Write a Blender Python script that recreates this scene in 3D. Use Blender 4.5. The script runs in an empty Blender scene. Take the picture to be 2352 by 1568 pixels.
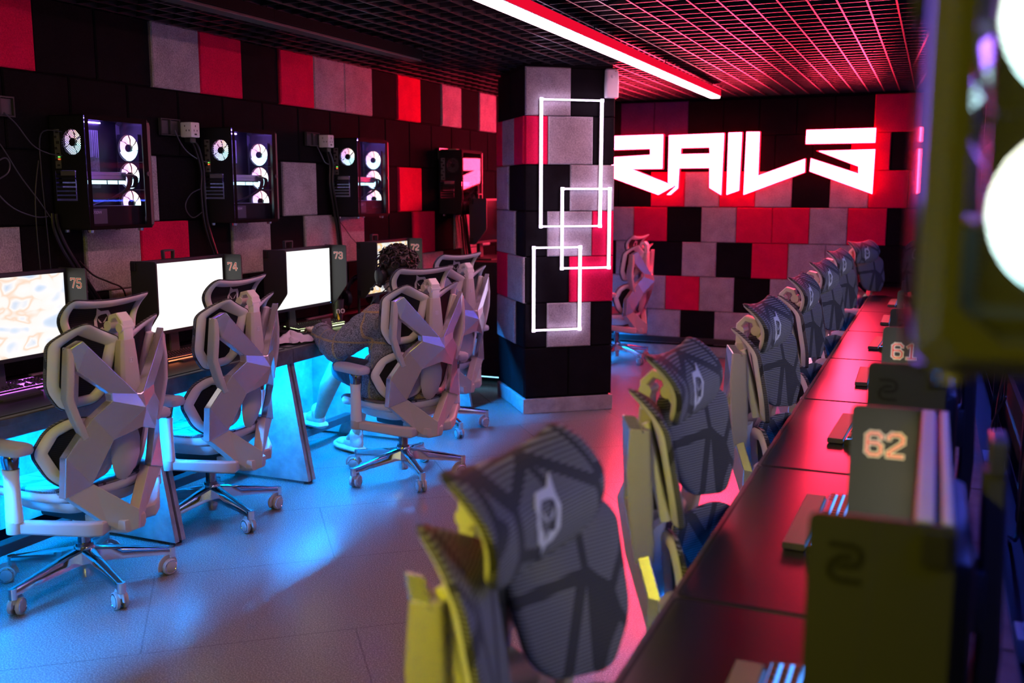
import bpy, bmesh, math, random
from mathutils import Vector, Matrix, Quaternion, noise
from mathutils.geometry import tessellate_polygon
random.seed(7)
PI = math.pi
R = math.radians
S = bpy.context.scene
COL = S.collection
V = Vector

# ------------------------------------------------------------------ materials
def new_mat(name):
    m = bpy.data.materials.new(name)
    m.use_nodes = True
    nt = m.node_tree
    nt.nodes.clear()
    out = nt.nodes.new('ShaderNodeOutputMaterial')
    return m, nt, out

def N(nt, typ, **kw):
    n = nt.nodes.new(typ)
    for k, v in kw.items():
        if k.startswith('_'):
            setattr(n, k[1:], v)
        else:
            n.inputs[k.replace('__', ' ')].default_value = v
    return n

def c4(c):
    return (c[0], c[1], c[2], 1.0)

def pbr(name, col, rough=.5, metal=0.0, spec=.5, bump=0.0, bscale=200.0, var=0.0, vscale=30.0, coat=0.0):
    m, nt, out = new_mat(name)
    b = N(nt, 'ShaderNodeBsdfPrincipled')
    b.inputs['Base Color'].default_value = c4(col)
    b.inputs['Roughness'].default_value = rough
    b.inputs['Metallic'].default_value = metal
    b.inputs['Specular IOR Level'].default_value = spec
    b.inputs['Coat Weight'].default_value = coat
    nt.links.new(b.outputs[0], out.inputs[0])
    if var or bump:
        tc = N(nt, 'ShaderNodeTexCoord')
    if var:
        nz = N(nt, 'ShaderNodeTexNoise', Scale=vscale, Detail=6.0, Roughness=.65)
        nt.links.new(tc.outputs['Object'], nz.inputs['Vector'])
        cr = N(nt, 'ShaderNodeValToRGB')
        e = cr.color_ramp.elements
        e[0].position = .3; e[1].position = .7
        e[0].color = c4([x * (1 - var) for x in col])
        e[1].color = c4([min(1, x * (1 + var)) for x in col])
        nt.links.new(nz.outputs['Fac'], cr.inputs[0])
        nt.links.new(cr.outputs[0], b.inputs['Base Color'])
    if bump:
        n2 = N(nt, 'ShaderNodeTexNoise', Scale=bscale, Detail=3.0)
        nt.links.new(tc.outputs['Object'], n2.inputs['Vector'])
        bp = N(nt, 'ShaderNodeBump', Strength=bump, Distance=.002)
        nt.links.new(n2.outputs['Fac'], bp.inputs['Height'])
        nt.links.new(bp.outputs[0], b.inputs['Normal'])
    return m

def emit(name, col, s):
    m, nt, out = new_mat(name)
    e = N(nt, 'ShaderNodeEmission')
    e.inputs[0].default_value = c4(col)
    e.inputs[1].default_value = s
    nt.links.new(e.outputs[0], out.inputs[0])
    return m

def ramp(nt, stops):
    cr = N(nt, 'ShaderNodeValToRGB')
    el = cr.color_ramp.elements
    while len(el) < len(stops):
        el.new(.5)
    for e, (p, c) in zip(el, stops):
        e.position = p
        e.color = c4(c)
    return cr

def screen_mat(name, stops, scale, seed, s, stretch=(1, 1, 1.6)):
    # a game picture: soft shapes in a few colours, given off by the panel
    m, nt, out = new_mat(name)
    tc = N(nt, 'ShaderNodeTexCoord')
    mp = N(nt, 'ShaderNodeMapping')
    mp.inputs['Location'].default_value = (seed, seed * 1.7, seed * .6)
    mp.inputs['Scale'].default_value = stretch
    nt.links.new(tc.outputs['Object'], mp.inputs['Vector'])
    nz = N(nt, 'ShaderNodeTexNoise', Scale=scale, Detail=2.0, Distortion=.35)
    nt.links.new(mp.outputs[0], nz.inputs['Vector'])
    vo = N(nt, 'ShaderNodeTexVoronoi', Scale=scale * 1.6)
    nt.links.new(mp.outputs[0], vo.inputs['Vector'])
    mx = N(nt, 'ShaderNodeMath', _operation='MULTIPLY_ADD')
    mx.inputs[1].default_value = .35
    nt.links.new(vo.outputs['Distance'], mx.inputs[0])
    nt.links.new(nz.outputs['Fac'], mx.inputs[2])
    cr = ramp(nt, stops)
    nt.links.new(mx.outputs[0], cr.inputs[0])
    e = N(nt, 'ShaderNodeEmission', Strength=s)
    nt.links.new(cr.outputs[0], e.inputs[0])
    nt.links.new(e.outputs[0], out.inputs[0])
    return m

def felt(name, col, var):
    m, nt, out = new_mat(name)
    b = N(nt, 'ShaderNodeBsdfPrincipled', Roughness=.9)
    b.inputs['Specular IOR Level'].default_value = .05
    tc = N(nt, 'ShaderNodeTexCoord')
    n1 = N(nt, 'ShaderNodeTexNoise', Scale=130.0, Detail=5.0, Roughness=.7)
    n2 = N(nt, 'ShaderNodeTexNoise', Scale=9.0, Detail=3.0)
    for n in (n1, n2):
        nt.links.new(tc.outputs['Object'], n.inputs['Vector'])
    ad = N(nt, 'ShaderNodeMath', _operation='MULTIPLY_ADD')
    ad.inputs[1].default_value = .35
    nt.links.new(n2.outputs['Fac'], ad.inputs[0])
    nt.links.new(n1.outputs['Fac'], ad.inputs[2])
    cr = ramp(nt, [(.48, [x * (1 - var) for x in col]), (.86, [min(1, x * (1 + var)) for x in col])])
    nt.links.new(ad.outputs[0], cr.inputs[0])
    nt.links.new(cr.outputs[0], b.inputs['Base Color'])
    bp = N(nt, 'ShaderNodeBump', Strength=.25, Distance=.003)
    nt.links.new(n1.outputs['Fac'], bp.inputs['Height'])
    nt.links.new(bp.outputs[0], b.inputs['Normal'])
    nt.links.new(b.outputs[0], out.inputs[0])
    return m

def chair_mesh_mat(name, axis):
    # ribbed seat mesh: fine pale ribs in irregular cells parted by plain dark bands
    m, nt, out = new_mat(name)
    b = N(nt, 'ShaderNodeBsdfPrincipled', Roughness=.75)
    b.inputs['Specular IOR Level'].default_value = .3
    tc = N(nt, 'ShaderNodeTexCoord')
    vo = N(nt, 'ShaderNodeTexVoronoi', Scale=8.5, _feature='DISTANCE_TO_EDGE')
    mp = N(nt, 'ShaderNodeMapping')
    mp.inputs['Scale'].default_value = (1.0, .75, .55)
    mp.inputs['Rotation'].default_value = (0, R(24), 0)
    nt.links.new(tc.outputs['Object'], mp.inputs['Vector'])
    nt.links.new(mp.outputs[0], vo.inputs['Vector'])
    mk = N(nt, 'ShaderNodeMath', _operation='GREATER_THAN')
    mk.inputs[1].default_value = .055
    nt.links.new(vo.outputs['Distance'], mk.inputs[0])
    sx = N(nt, 'ShaderNodeSeparateXYZ')
    nt.links.new(tc.outputs['Object'], sx.inputs[0])
    ml = N(nt, 'ShaderNodeMath', _operation='MULTIPLY')
    ml.inputs[1].default_value = 2 * PI / .0064
    nt.links.new(sx.outputs[axis], ml.inputs[0])
    sn = N(nt, 'ShaderNodeMath', _operation='SINE')
    nt.links.new(ml.outputs[0], sn.inputs[0])
    gt = N(nt, 'ShaderNodeMath', _operation='MULTIPLY_ADD')
    gt.inputs[1].default_value = .9
    gt.inputs[2].default_value = .35
    gt.use_clamp = True
    nt.links.new(sn.outputs[0], gt.inputs[0])
    pr = N(nt, 'ShaderNodeMath', _operation='MULTIPLY')
    nt.links.new(gt.outputs[0], pr.inputs[0])
    nt.links.new(mk.outputs[0], pr.inputs[1])
    cr = ramp(nt, [(0, (.040, .038, .043)), (1, (.23, .225, .245))])
    nt.links.new(pr.outputs[0], cr.inputs[0])
    nt.links.new(cr.outputs[0], b.inputs['Base Color'])
    bp = N(nt, 'ShaderNodeBump', Strength=.5, Distance=.002)
    nt.links.new(gt.outputs[0], bp.inputs['Height'])
    nt.links.new(bp.outputs[0], b.inputs['Normal'])
    nt.links.new(b.outputs[0], out.inputs[0])
    return m

def backing_mat():
    m, nt, out = new_mat('mesh_backing')
    b = N(nt, 'ShaderNodeBsdfPrincipled', Roughness=.7)
    b.inputs['Specular IOR Level'].default_value = .3
    tc = N(nt, 'ShaderNodeTexCoord')
    sx = N(nt, 'ShaderNodeSeparateXYZ')
    nt.links.new(tc.outputs['Object'], sx.inputs[0])
    ml = N(nt, 'ShaderNodeMath', _operation='MULTIPLY')
    ml.inputs[1].default_value = 2 * PI / .0078
    nt.links.new(sx.outputs['Z'], ml.inputs[0])
    sn = N(nt, 'ShaderNodeMath', _operation='SINE')
    nt.links.new(ml.outputs[0], sn.inputs[0])
    cr = ramp(nt, [(.55, (.006, .006, .008)), (1, (.028, .028, .032))])
    nt.links.new(sn.outputs[0], cr.inputs[0])
    nt.links.new(cr.outputs[0], b.inputs['Base Color'])
    nt.links.new(b.outputs[0], out.inputs[0])
    return m

def floor_mat():
    m, nt, out = new_mat('vinyl_floor')
    b = N(nt, 'ShaderNodeBsdfPrincipled', Roughness=.3)
    tc = N(nt, 'ShaderNodeTexCoord')
    n1 = N(nt, 'ShaderNodeTexNoise', Scale=190.0, Detail=2.0, Roughness=.6)
    nt.links.new(tc.outputs['Object'], n1.inputs['Vector'])
    cr = ramp(nt, [(.3, (.10, .097, .097)), (.52, (.165, .16, .158)), (.66, (.28, .272, .265))])
    nt.links.new(n1.outputs['Fac'], cr.inputs[0])
    mp = N(nt, 'ShaderNodeMapping')
    mp.inputs['Rotation'].default_value = (0, 0, R(-39))
    mp.inputs['Location'].default_value = (.35, .2, 0)
    nt.links.new(tc.outputs['Object'], mp.inputs['Vector'])
    br = N(nt, 'ShaderNodeTexBrick', Scale=1.0)
    br.inputs['Color1'].default_value = (1, 1, 1, 1)
    br.inputs['Color2'].default_value = (1, 1, 1, 1)
    br.inputs['Mortar'].default_value = (.74, .74, .74, 1)
    br.inputs['Mortar Size'].default_value = .0035
    br.inputs['Brick Width'].default_value = 1.5
    br.inputs['Row Height'].default_value = .74
    nt.links.new(mp.outputs[0], br.inputs['Vector'])
    mu = N(nt, 'ShaderNodeMix', _data_type='RGBA', _blend_type='MULTIPLY')
    mu.inputs[0].default_value = 1
    nt.links.new(cr.outputs[0], mu.inputs[6])
    nt.links.new(br.outputs['Color'], mu.inputs[7])
    nt.links.new(mu.outputs[2], b.inputs['Base Color'])
    n2 = N(nt, 'ShaderNodeTexNoise', Scale=2.2, Detail=3.0)
    nt.links.new(tc.outputs['Object'], n2.inputs['Vector'])
    rr = N(nt, 'ShaderNodeMapRange')
    rr.inputs[3].default_value = .25
    rr.inputs[4].default_value = .28
    nt.links.new(n2.outputs['Fac'], rr.inputs[0])
    nt.links.new(rr.outputs[0], b.inputs['Roughness'])
    bp = N(nt, 'ShaderNodeBump', Strength=.12, Distance=.0006)
    nt.links.new(n1.outputs['Fac'], bp.inputs['Height'])
    nt.links.new(bp.outputs[0], b.inputs['Normal'])
    nt.links.new(b.outputs[0], out.inputs[0])
    return m

def glass_mat():
    m, nt, out = new_mat('tinted_glass')
    t = N(nt, 'ShaderNodeBsdfTransparent')
    t.inputs[0].default_value = (.80, .80, .84, 1)
    g = N(nt, 'ShaderNodeBsdfGlossy', Roughness=.015)
    f = N(nt, 'ShaderNodeFresnel', IOR=1.5)
    ge = N(nt, 'ShaderNodeNewGeometry')
    iv = N(nt, 'ShaderNodeMath', _operation='SUBTRACT')
    iv.inputs[0].default_value = 1.0
    nt.links.new(ge.outputs['Backfacing'], iv.inputs[1])
    fm = N(nt, 'ShaderNodeMath', _operation='MULTIPLY')
    nt.links.new(f.outputs[0], fm.inputs[0])
    nt.links.new(iv.outputs[0], fm.inputs[1])
    mx = N(nt, 'ShaderNodeMixShader')
    nt.links.new(fm.outputs[0], mx.inputs[0])
    nt.links.new(t.outputs[0], mx.inputs[1])
    nt.links.new(g.outputs[0], mx.inputs[2])
    nt.links.new(mx.outputs[0], out.inputs[0])
    return m

def perforated(name, col, pitch, hole):
    # sheet metal with real see-through holes laid out in staggered rows (object X-Z plane)
    m, nt, out = new_mat(name)
    tc = N(nt, 'ShaderNodeTexCoord')
    sx = N(nt, 'ShaderNodeSeparateXYZ')
    nt.links.new(tc.outputs['Object'], sx.inputs[0])
    cb = N(nt, 'ShaderNodeCombineXYZ')
    nt.links.new(sx.outputs['X'], cb.inputs['X'])
    nt.links.new(sx.outputs['Z'], cb.inputs['Y'])
    mp = N(nt, 'ShaderNodeMapping')
    mp.inputs['Rotation'].default_value = (0, 0, R(45))
    nt.links.new(cb.outputs[0], mp.inputs['Vector'])
    vo = N(nt, 'ShaderNodeTexVoronoi', Scale=1.0 / pitch, Randomness=0.0, _voronoi_dimensions='2D')
    nt.links.new(mp.outputs[0], vo.inputs['Vector'])
    lt = N(nt, 'ShaderNodeMath', _operation='LESS_THAN')
    lt.inputs[1].default_value = hole
    nt.links.new(vo.outputs['Distance'], lt.inputs[0])
    t = N(nt, 'ShaderNodeBsdfTransparent')
    b = N(nt, 'ShaderNodeBsdfPrincipled', Roughness=.45)
    b.inputs['Base Color'].default_value = c4(col)
    mx = N(nt, 'ShaderNodeMixShader')
    nt.links.new(lt.outputs[0], mx.inputs[0])
    nt.links.new(b.outputs[0], mx.inputs[1])
    nt.links.new(t.outputs[0], mx.inputs[2])
    nt.links.new(mx.outputs[0], out.inputs[0])
    return m

def fan_mat(name, s, stops):
    # light ring colours turn round the fan (object X-Z plane)
    m, nt, out = new_mat(name)
    tc = N(nt, 'ShaderNodeTexCoord')
    sx = N(nt, 'ShaderNodeSeparateXYZ')
    nt.links.new(tc.outputs['Object'], sx.inputs[0])
    at = N(nt, 'ShaderNodeMath', _operation='ARCTAN2')
    nt.links.new(sx.outputs['Z'], at.inputs[0])
    nt.links.new(sx.outputs['X'], at.inputs[1])
    mr = N(nt, 'ShaderNodeMapRange')
    mr.inputs[1].default_value = -PI
    mr.inputs[2].default_value = PI
    nt.links.new(at.outputs[0], mr.inputs[0])
    cr = ramp(nt, stops)
    nt.links.new(mr.outputs[0], cr.inputs[0])
    e = N(nt, 'ShaderNodeEmission', Strength=s)
    nt.links.new(cr.outputs[0], e.inputs[0])
    nt.links.new(e.outputs[0], out.inputs[0])
    return m

def plaid_mat():
    m, nt, out = new_mat('plaid_wool')
    b = N(nt, 'ShaderNodeBsdfPrincipled', Roughness=.95)
    b.inputs['Specular IOR Level'].default_value = .15
    tc = N(nt, 'ShaderNodeTexCoord')
    n1 = N(nt, 'ShaderNodeTexNoise', Scale=160.0, Detail=3.0)
    nt.links.new(tc.outputs['Object'], n1.inputs['Vector'])
    cr = ramp(nt, [(.35, (.085, .088, .10)), (.65, (.33, .33, .36))])
    nt.links.new(n1.outputs['Fac'], cr.inputs[0])
    sx = N(nt, 'ShaderNodeSeparateXYZ')
    nt.links.new(tc.outputs['Object'], sx.inputs[0])
    masks = []
    for ax, off in (('X', .02), ('Y', .05), ('Z', .09)):
        a = N(nt, 'ShaderNodeMath', _operation='ADD')
        a.inputs[1].default_value = 10 + off
        nt.links.new(sx.outputs[ax], a.inputs[0])
        md = N(nt, 'ShaderNodeMath', _operation='MODULO')
        md.inputs[1].default_value = .17
        nt.links.new(a.outputs[0], md.inputs[0])
        lt = N(nt, 'ShaderNodeMath', _operation='LESS_THAN')
        lt.inputs[1].default_value = .011 if ax != 'X' else .0
        nt.links.new(md.outputs[0], lt.inputs[0])
        masks.append(lt)
    mm = N(nt, 'ShaderNodeMath', _operation='MAXIMUM')
    nt.links.new(masks[1].outputs[0], mm.inputs[0])
    nt.links.new(masks[2].outputs[0], mm.inputs[1])
    c2 = ramp(nt, [(.35, (.28, .20, .10)), (.65, (.50, .38, .20))])
    nt.links.new(n1.outputs['Fac'], c2.inputs[0])
    mx = N(nt, 'ShaderNodeMix', _data_type='RGBA')
    nt.links.new(mm.outputs[0], mx.inputs[0])
    nt.links.new(cr.outputs[0], mx.inputs[6])
    nt.links.new(c2.outputs[0], mx.inputs[7])
    nt.links.new(mx.outputs[2], b.inputs['Base Color'])
    bp = N(nt, 'ShaderNodeBump', Strength=.5, Distance=.003)
    nt.links.new(n1.outputs['Fac'], bp.inputs['Height'])
    nt.links.new(bp.outputs[0], b.inputs['Normal'])
    nt.links.new(b.outputs[0], out.inputs[0])
    return m

M = dict(
    white=pbr('white_plastic', (.74, .72, .69), .42),
    silver=pbr('silver_paint', (.64, .63, .67), .23, .74),
    beige=pbr('warm_grey_plastic', (.44, .41, .38), .5),
    chrome=pbr('polished_metal', (.78, .78, .80), .10, 1.0),
    darkchrome=pbr('dark_polished_metal', (.22, .22, .25), .15, 1.0),
    black=pbr('black_plastic', (.012, .012, .014), .45),
    satin=pbr('satin_black_metal', (.024, .024, .027), .45, .3),
    dark=pbr('dark_plastic', (.035, .035, .04), .5),
    shield=pbr('hood_board', (.026, .027, .027), .48, 0, .55),
    pad=pbr('armrest_foam', (.42, .43, .46), .55),
    wheelgrey=pbr('caster_grey', (.36, .35, .36), .4),
    rubber=pbr('caster_tread', (.06, .058, .058), .5),
    ribs=chair_mesh_mat('ribbed_mesh', 'Z'),
    seatribs=chair_mesh_mat('ribbed_seat_mesh', 'Y'),
    backing=backing_mat(),
    logo=pbr('pale_print', (.52, .52, .55), .6),
    fgrey=felt('grey_felt', (.36, .335, .35), .42),
    fred=felt('red_felt', (.70, .010, .070), .22),
    fvioletlit=felt('violet_lit_felt', (.085, .035, .12), .25),  # grey blocks with dim violet light put into their colour
    fblack=felt('black_felt', (.0085, .0075, .009), .35),
    floor=floor_mat(),
    grid=pbr('grid_black', (.045, .045, .048), .33, .6),
    slab=pbr('plenum_black', (.006, .006, .006), .9),
    steel=pbr('case_steel', (.014, .014, .018), .5, .2, .3),
    darkwall=pbr('dark_wall', (.02, .02, .022), .8),
    concrete=pbr('concrete_laminate', (.30, .295, .29), .5, 0, .4, .1, 60, .35, 7),
    edge=pbr('worktop_edge', (.10, .085, .078), .6, 0, .4, .1, 60, .4, 14),
    mat=pbr('desk_mat_cloth', (.009, .005, .009), .28, 0, .75),
    matedge=pbr('desk_mat_edge', (.008, .008, .009), .7),
    skirting=pbr('grey_skirting', (.36, .34, .34), .55, 0, .4, .2, 40, .25, 12),
    glass=glass_mat(),
    frontpaint=pbr('tower_front', (.06, .058, .056), .42),
    border=pbr('glass_print', (.002, .002, .0025), .7, 0, .06),
    perf=perforated('perforated_steel', (.075, .075, .075), .0032, .40),
    hexperf=perforated('vent_steel', (.02, .02, .024), .0075, .40),
    rackfill=emit('rack_blue_fill', (.05, .10, 1.0), 26.0),
    thinled=emit('thin_blue_led', (.25, .65, 1.0), 1.6),
    pcb=pbr('circuit_board', (.10, .09, .11), .4, .2, .5, .2, 300, .6, 60),
    alu=pbr('brushed_metal', (.55, .55, .58), .3, .8),
    paint=pbr('interior_grey', (.26, .26, .29), .5, .1),
    tube=emit('tube_light_red', (1.0, .40, .54), 16.0),
    tubeside=emit('sign_light_on_housing', (1.0, .004, .035), .42),  # stands in for red sign light falling on the bar's housing
    tubey=emit('tube_light_yellow', (1.0, .88, .02), 54.0),
    warmfill=emit('added_light_warm', (1.0, .74, .42), 10.0),
    tubev=emit('tube_light_violet', (.34, .22, 1.0), 7.0),
    sign=emit('sign_face', (1.0, .026, .075), 48.0),
    signside=emit('sign_return', (1.0, .005, .02), 3.0),
    neon=emit('neon_violet_white', (.86, .62, 1.0), 5.0),
    led=emit('blue_led', (.0, .27, 1.0), 1050.0),
    ledr=emit('blue_led_dim', (.0, .20, 1.0), 260.0),
    redhouse=pbr('lamp_housing', (.60, .58, .57), .4),
    sensor=pbr('sensor_white', (.80, .80, .80), .35),
    plug=pbr('plug_white', (.78, .78, .78), .35),
    socket=pbr('clear_socket', (.05, .05, .055), .1),
    cable=pbr('cable_black', (.014, .014, .016), .4),
    bluecable=pbr('cable_grey', (.06, .06, .085), .3),
    keycap=pbr('keycap_black', (.02, .02, .022), .4),
    keybody=pbr('keyboard_body', (.025, .025, .028), .35, .3),
    skin=pbr('skin', (.52, .32, .24), .5, 0, .4, .05, 80, .12, 20),
    hair=pbr('dark_hair', (.018, .010, .007), .5),
    plaid=plaid_mat(),
    shorts=pbr('dark_shorts', (.03, .03, .04), .85),
    shoe=pbr('knit_shoe', (.72, .70, .66), .7, 0, .3, .4, 120, .15, 60),
    sole=pbr('shoe_sole', (.80, .79, .72), .6),
    paper=pbr('thin_paper', (.80, .76, .76), .7),
    cup=pbr('dark_print_cup', (.05, .035, .055), .4),
    cuptext=pbr('cup_print', (.75, .73, .75), .5),
    yellow=pbr('yellow_packet', (.80, .42, .03), .45),
    redprint=pbr('red_print', (.80, .05, .04), .5),
    paleprint=pbr('cream_print', (.90, .82, .70), .5),
    darkprint=pbr('dark_print', (.006, .006, .006), .4),
    label=pbr('grey_label', (.16, .16, .19), .5),
    counter=pbr('dark_counter', (.020, .014, .016), .5),
    s75=screen_mat('screen_a', [(.45, (.58, .70, .92)), (.56, (.74, .84, 1)), (.63, (1.05, 1.0, 1.0)), (.74, (1.05, .98, .94)), (.78, (1.0, .74, .58)), (.82, (1.05, 1, .98)), (.9, (.62, .74, .94))], 5.0, 3.1, .5),
    s74=screen_mat('screen_b', [(.3, (.84, .97, 1)), (.6, (1, 1, 1)), (.8, (1, .95, .88))], 2.5, 8.2, .62),
    s73=screen_mat('screen_c', [(.35, (.66, .86, 1)), (.5, (.85, .96, 1)), (.65, (1, 1, 1))], 3.5, 5.4, .6),
    s72=screen_mat('screen_d', [(.45, (.30, .32, .36)), (.55, (.72, .72, .72)), (.66, (1, .98, .92)), (.76, (1, .62, .22)), (.86, (.9, .9, .9))], 9.0, 1.3, .5),
    sright=screen_mat('screen_e', [(.36, (.01, .012, .02)), (.48, (.10, .14, .16)), (.55, (.9, .62, .32)), (.62, (.05, .06, .08)), (.74, (.8, .8, .75))], 6.0, 2.2, 2.0),
    fan=fan_mat('fan_light', 1.7, [(0, (.55, .42, 1)), (.22, (.55, .80, 1)), (.42, (.45, .95, 1)), (.58, (1, .95, .85)), (.70, (1, .55, .50)), (.84, (1, .38, .72)), (1, (.55, .42, 1))]),
    fanbig=fan_mat('fan_light_cool', 4.0, [(0, (.30, .75, 1)), (.3, (.45, .95, 1)), (.55, (.9, 1, .82)), (.75, (1, .92, .66)), (1, (.30, .75, 1))]),
    rgb=emit('rgb_bar', (.55, .90, 1.0), 1.4),
    glowviolet=emit('violet_case_fill', (.30, .14, 1.0), 70.0),
    glowwhite=emit('white_led', (.85, .80, 1.0), 4.0),
    glowblue=emit('blue_case_led', (.03, .10, 1.0), 1.4),
    ledgreen=emit('green_led', (.15, 1, .1), 1.5),
    ledred=emit('red_led', (1, .12, .02), 1.5),
    kpurple=emit('keys_purple', (.62, .14, 1.0), 1.4),
    korange=emit('keys_orange', (1.0, .24, .10), 1.0),
    kgreen=emit('keys_lime', (.80, 1.0, .48), 1.3),
    kblue=emit('keys_blue', (.08, .30, 1.0), 1.3),
    kwhite=emit('keys_white', (.55, .65, 1.0), 1.4),
)

# ------------------------------------------------------------------ mesh tools
class MB:
    def __init__(s):
        s.v = []; s.f = []; s.m = []; s.mi = 0
    def add(s, vs, fs):
        b = len(s.v)
        s.v += [tuple(x) for x in vs]
        for f in fs:
            s.f.append(tuple(b + i for i in f)); s.m.append(s.mi)
        return s
    def box(s, c, size, rot=None, bev=0.0, seg=2):
        c = V(c); h = V(size) / 2
        if bev <= 0:
            vs = [V((x, y, z)) for x in (-h.x, h.x) for y in (-h.y, h.y) for z in (-h.z, h.z)]
            fs = [(0, 1, 3, 2), (4, 6, 7, 5), (0, 4, 5, 1), (2, 3, 7, 6), (0, 2, 6, 4), (1, 5, 7, 3)]
        else:
            bm = bmesh.new()
            bmesh.ops.create_cube(bm, size=1)
            for q in bm.verts:
                q.co = V((q.co.x * size[0], q.co.y * size[1], q.co.z * size[2]))
            bmesh.ops.bevel(bm, geom=bm.edges[:], offset=min(bev, min(size) * .49), segments=seg, profile=.5, affect='EDGES')
            bm.verts.index_update()
            vs = [q.co.copy() for q in bm.verts]
            fs = [tuple(q.index for q in f.verts) for f in bm.faces]
            bm.free()
        if rot is not None:
            vs = [rot @ q for q in vs]
        return s.add([q + c for q in vs], fs)
    def cyl(s, p0, p1, r0, r1=None, n=16, caps=True):
        r1 = r0 if r1 is None else r1
        p0 = V(p0); p1 = V(p1)
        d = (p1 - p0).normalized()
        a = d.orthogonal().normalized(); b = d.cross(a)
        vs = []
        for p, r in ((p0, r0), (p1, r1)):
            for i in range(n):
                t = 2 * PI * i / n
                vs.append(p + a * (r * math.cos(t)) + b * (r * math.sin(t)))
        fs = [(i, (i + 1) % n, n + (i + 1) % n, n + i) for i in range(n)]
        if caps:
            fs += [tuple(range(n))[::-1], tuple(range(n, 2 * n))]
        return s.add(vs, fs)
    def lathe(s, prof, mat=None, n=24):
        mat = mat or Matrix()
        vs = []
        for r, z in prof:
            for i in range(n):
                t = 2 * PI * i / n
                vs.append(mat @ V((r * math.cos(t), r * math.sin(t), z)))
        fs = []
        for k in range(len(prof) - 1):
            for i in range(n):
                fs.append((k * n + i, k * n + (i + 1) % n, (k + 1) * n + (i + 1) % n, (k + 1) * n + i))
        if prof[0][0] > 1e-5: fs.append(tuple(range(n))[::-1])
        if prof[-1][0] > 1e-5: fs.append(tuple(range((len(prof) - 1) * n, len(prof) * n)))
        return s.add(vs, fs)
    def ell(s, c, r, n=16, k=10, rot=None):
        c = V(c); vs = []
        for j in range(k + 1):
            ph = PI * j / k
            for i in range(n):
                t = 2 * PI * i / n
                q = V((r[0] * math.sin(ph) * math.cos(t), r[1] * math.sin(ph) * math.sin(t), r[2] * math.cos(ph)))
                if rot is not None: q = rot @ q
                vs.append(c + q)
        fs = [(j * n + i, (j + 1) * n + i, (j + 1) * n + (i + 1) % n, j * n + (i + 1) % n) for j in range(k) for i in range(n)]
        return s.add(vs, fs)
    def tube(s, path, r, n=8, caps=True, closed=False, up=None):
        # r: radius, list of radii, or (w, h) / list of (w, h) for a flat section
        P = [V(p) for p in path]; K = len(P)
        rr = r if isinstance(r, list) else [r] * K
        if up is None:
            d0 = (P[1] - P[0]).normalized(); a = d0.orthogonal().normalized()
        vs = []; prev = None
        for i in range(K):
            if closed: d = (P[(i + 1) % K] - P[i - 1]).normalized()
            else: d = ((P[min(i + 1, K - 1)] - P[i]).normalized() + (P[i] - P[max(i - 1, 0)]).normalized()).normalized()
            if up is not None:
                b = V(up); b = (b - d * b.dot(d)).normalized(); a = b.cross(d).normalized()
            else:
                a = (a - d * a.dot(d)).normalized(); b = d.cross(a)
            q = rr[i]
            if isinstance(q, tuple):
                w, h = q[0] / 2, q[1] / 2
                ch = min(w, h) * .35
                for x, y in ((w, h - ch), (w - ch, h), (-w + ch, h), (-w, h - ch), (-w, -h + ch), (-w + ch, -h), (w - ch, -h), (w, -h + ch)):
                    vs.append(P[i] + a * x + b * y)
                m = 8
            else:
                m = n
                for k in range(n):
                    t = 2 * PI * k / n
                    vs.append(P[i] + a * (q * math.cos(t)) + b * (q * math.sin(t)))  # added source: blue fill for the monitor tops and cables
        fs = []
        for i in range(K if closed else K - 1):
            j = (i + 1) % K
            for k in range(m):
                fs.append((i * m + k, i * m + (k + 1) % m, j * m + (k + 1) % m, j * m + k))
        if caps and not closed:
            fs += [tuple(range(m))[::-1], tuple(range((K - 1) * m, K * m))]
        return s.add(vs, fs)
    def loft(s, loops, cap0=False, cap1=False):
        n = len(loops[0]); vs = [q for l in loops for q in l]
        fs = []
        for k in range(len(loops) - 1):
            for i in range(n):
                fs.append((k * n + i, k * n + (i + 1) % n, (k + 1) * n + (i + 1) % n, (k + 1) * n + i))
        if cap0: fs.append(tuple(range(n))[::-1])
        if cap1: fs.append(tuple(range((len(loops) - 1) * n, len(loops) * n)))
        return s.add(vs, fs)
    def prism(s, polys, fn, t):
        # polys: outline followed by holes, as 2-D lists; fn(u, v, w) -> point; w runs 0..t
        flat = [p for q in polys for p in q]
        tris = tessellate_polygon([[V((p[0], p[1], 0)) for p in q] for q in polys])
        n = len(flat)
        vs = [fn(p[0], p[1], 0) for p in flat] + [fn(p[0], p[1], t) for p in flat]
        fs = [tuple(q) for q in tris] + [tuple(n + i for i in q[::-1]) for q in tris]
        b = 0
        for q in polys:
            k = len(q)
            for i in range(k):
                j = (i + 1) % k
                fs.append((b + i, b + j, n + b + j, n + b + i))
            b += k
        return s.add(vs, fs)

def link(o, parent=None):
    COL.objects.link(o)
    if parent is not None: o.parent = parent
    return o

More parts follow.
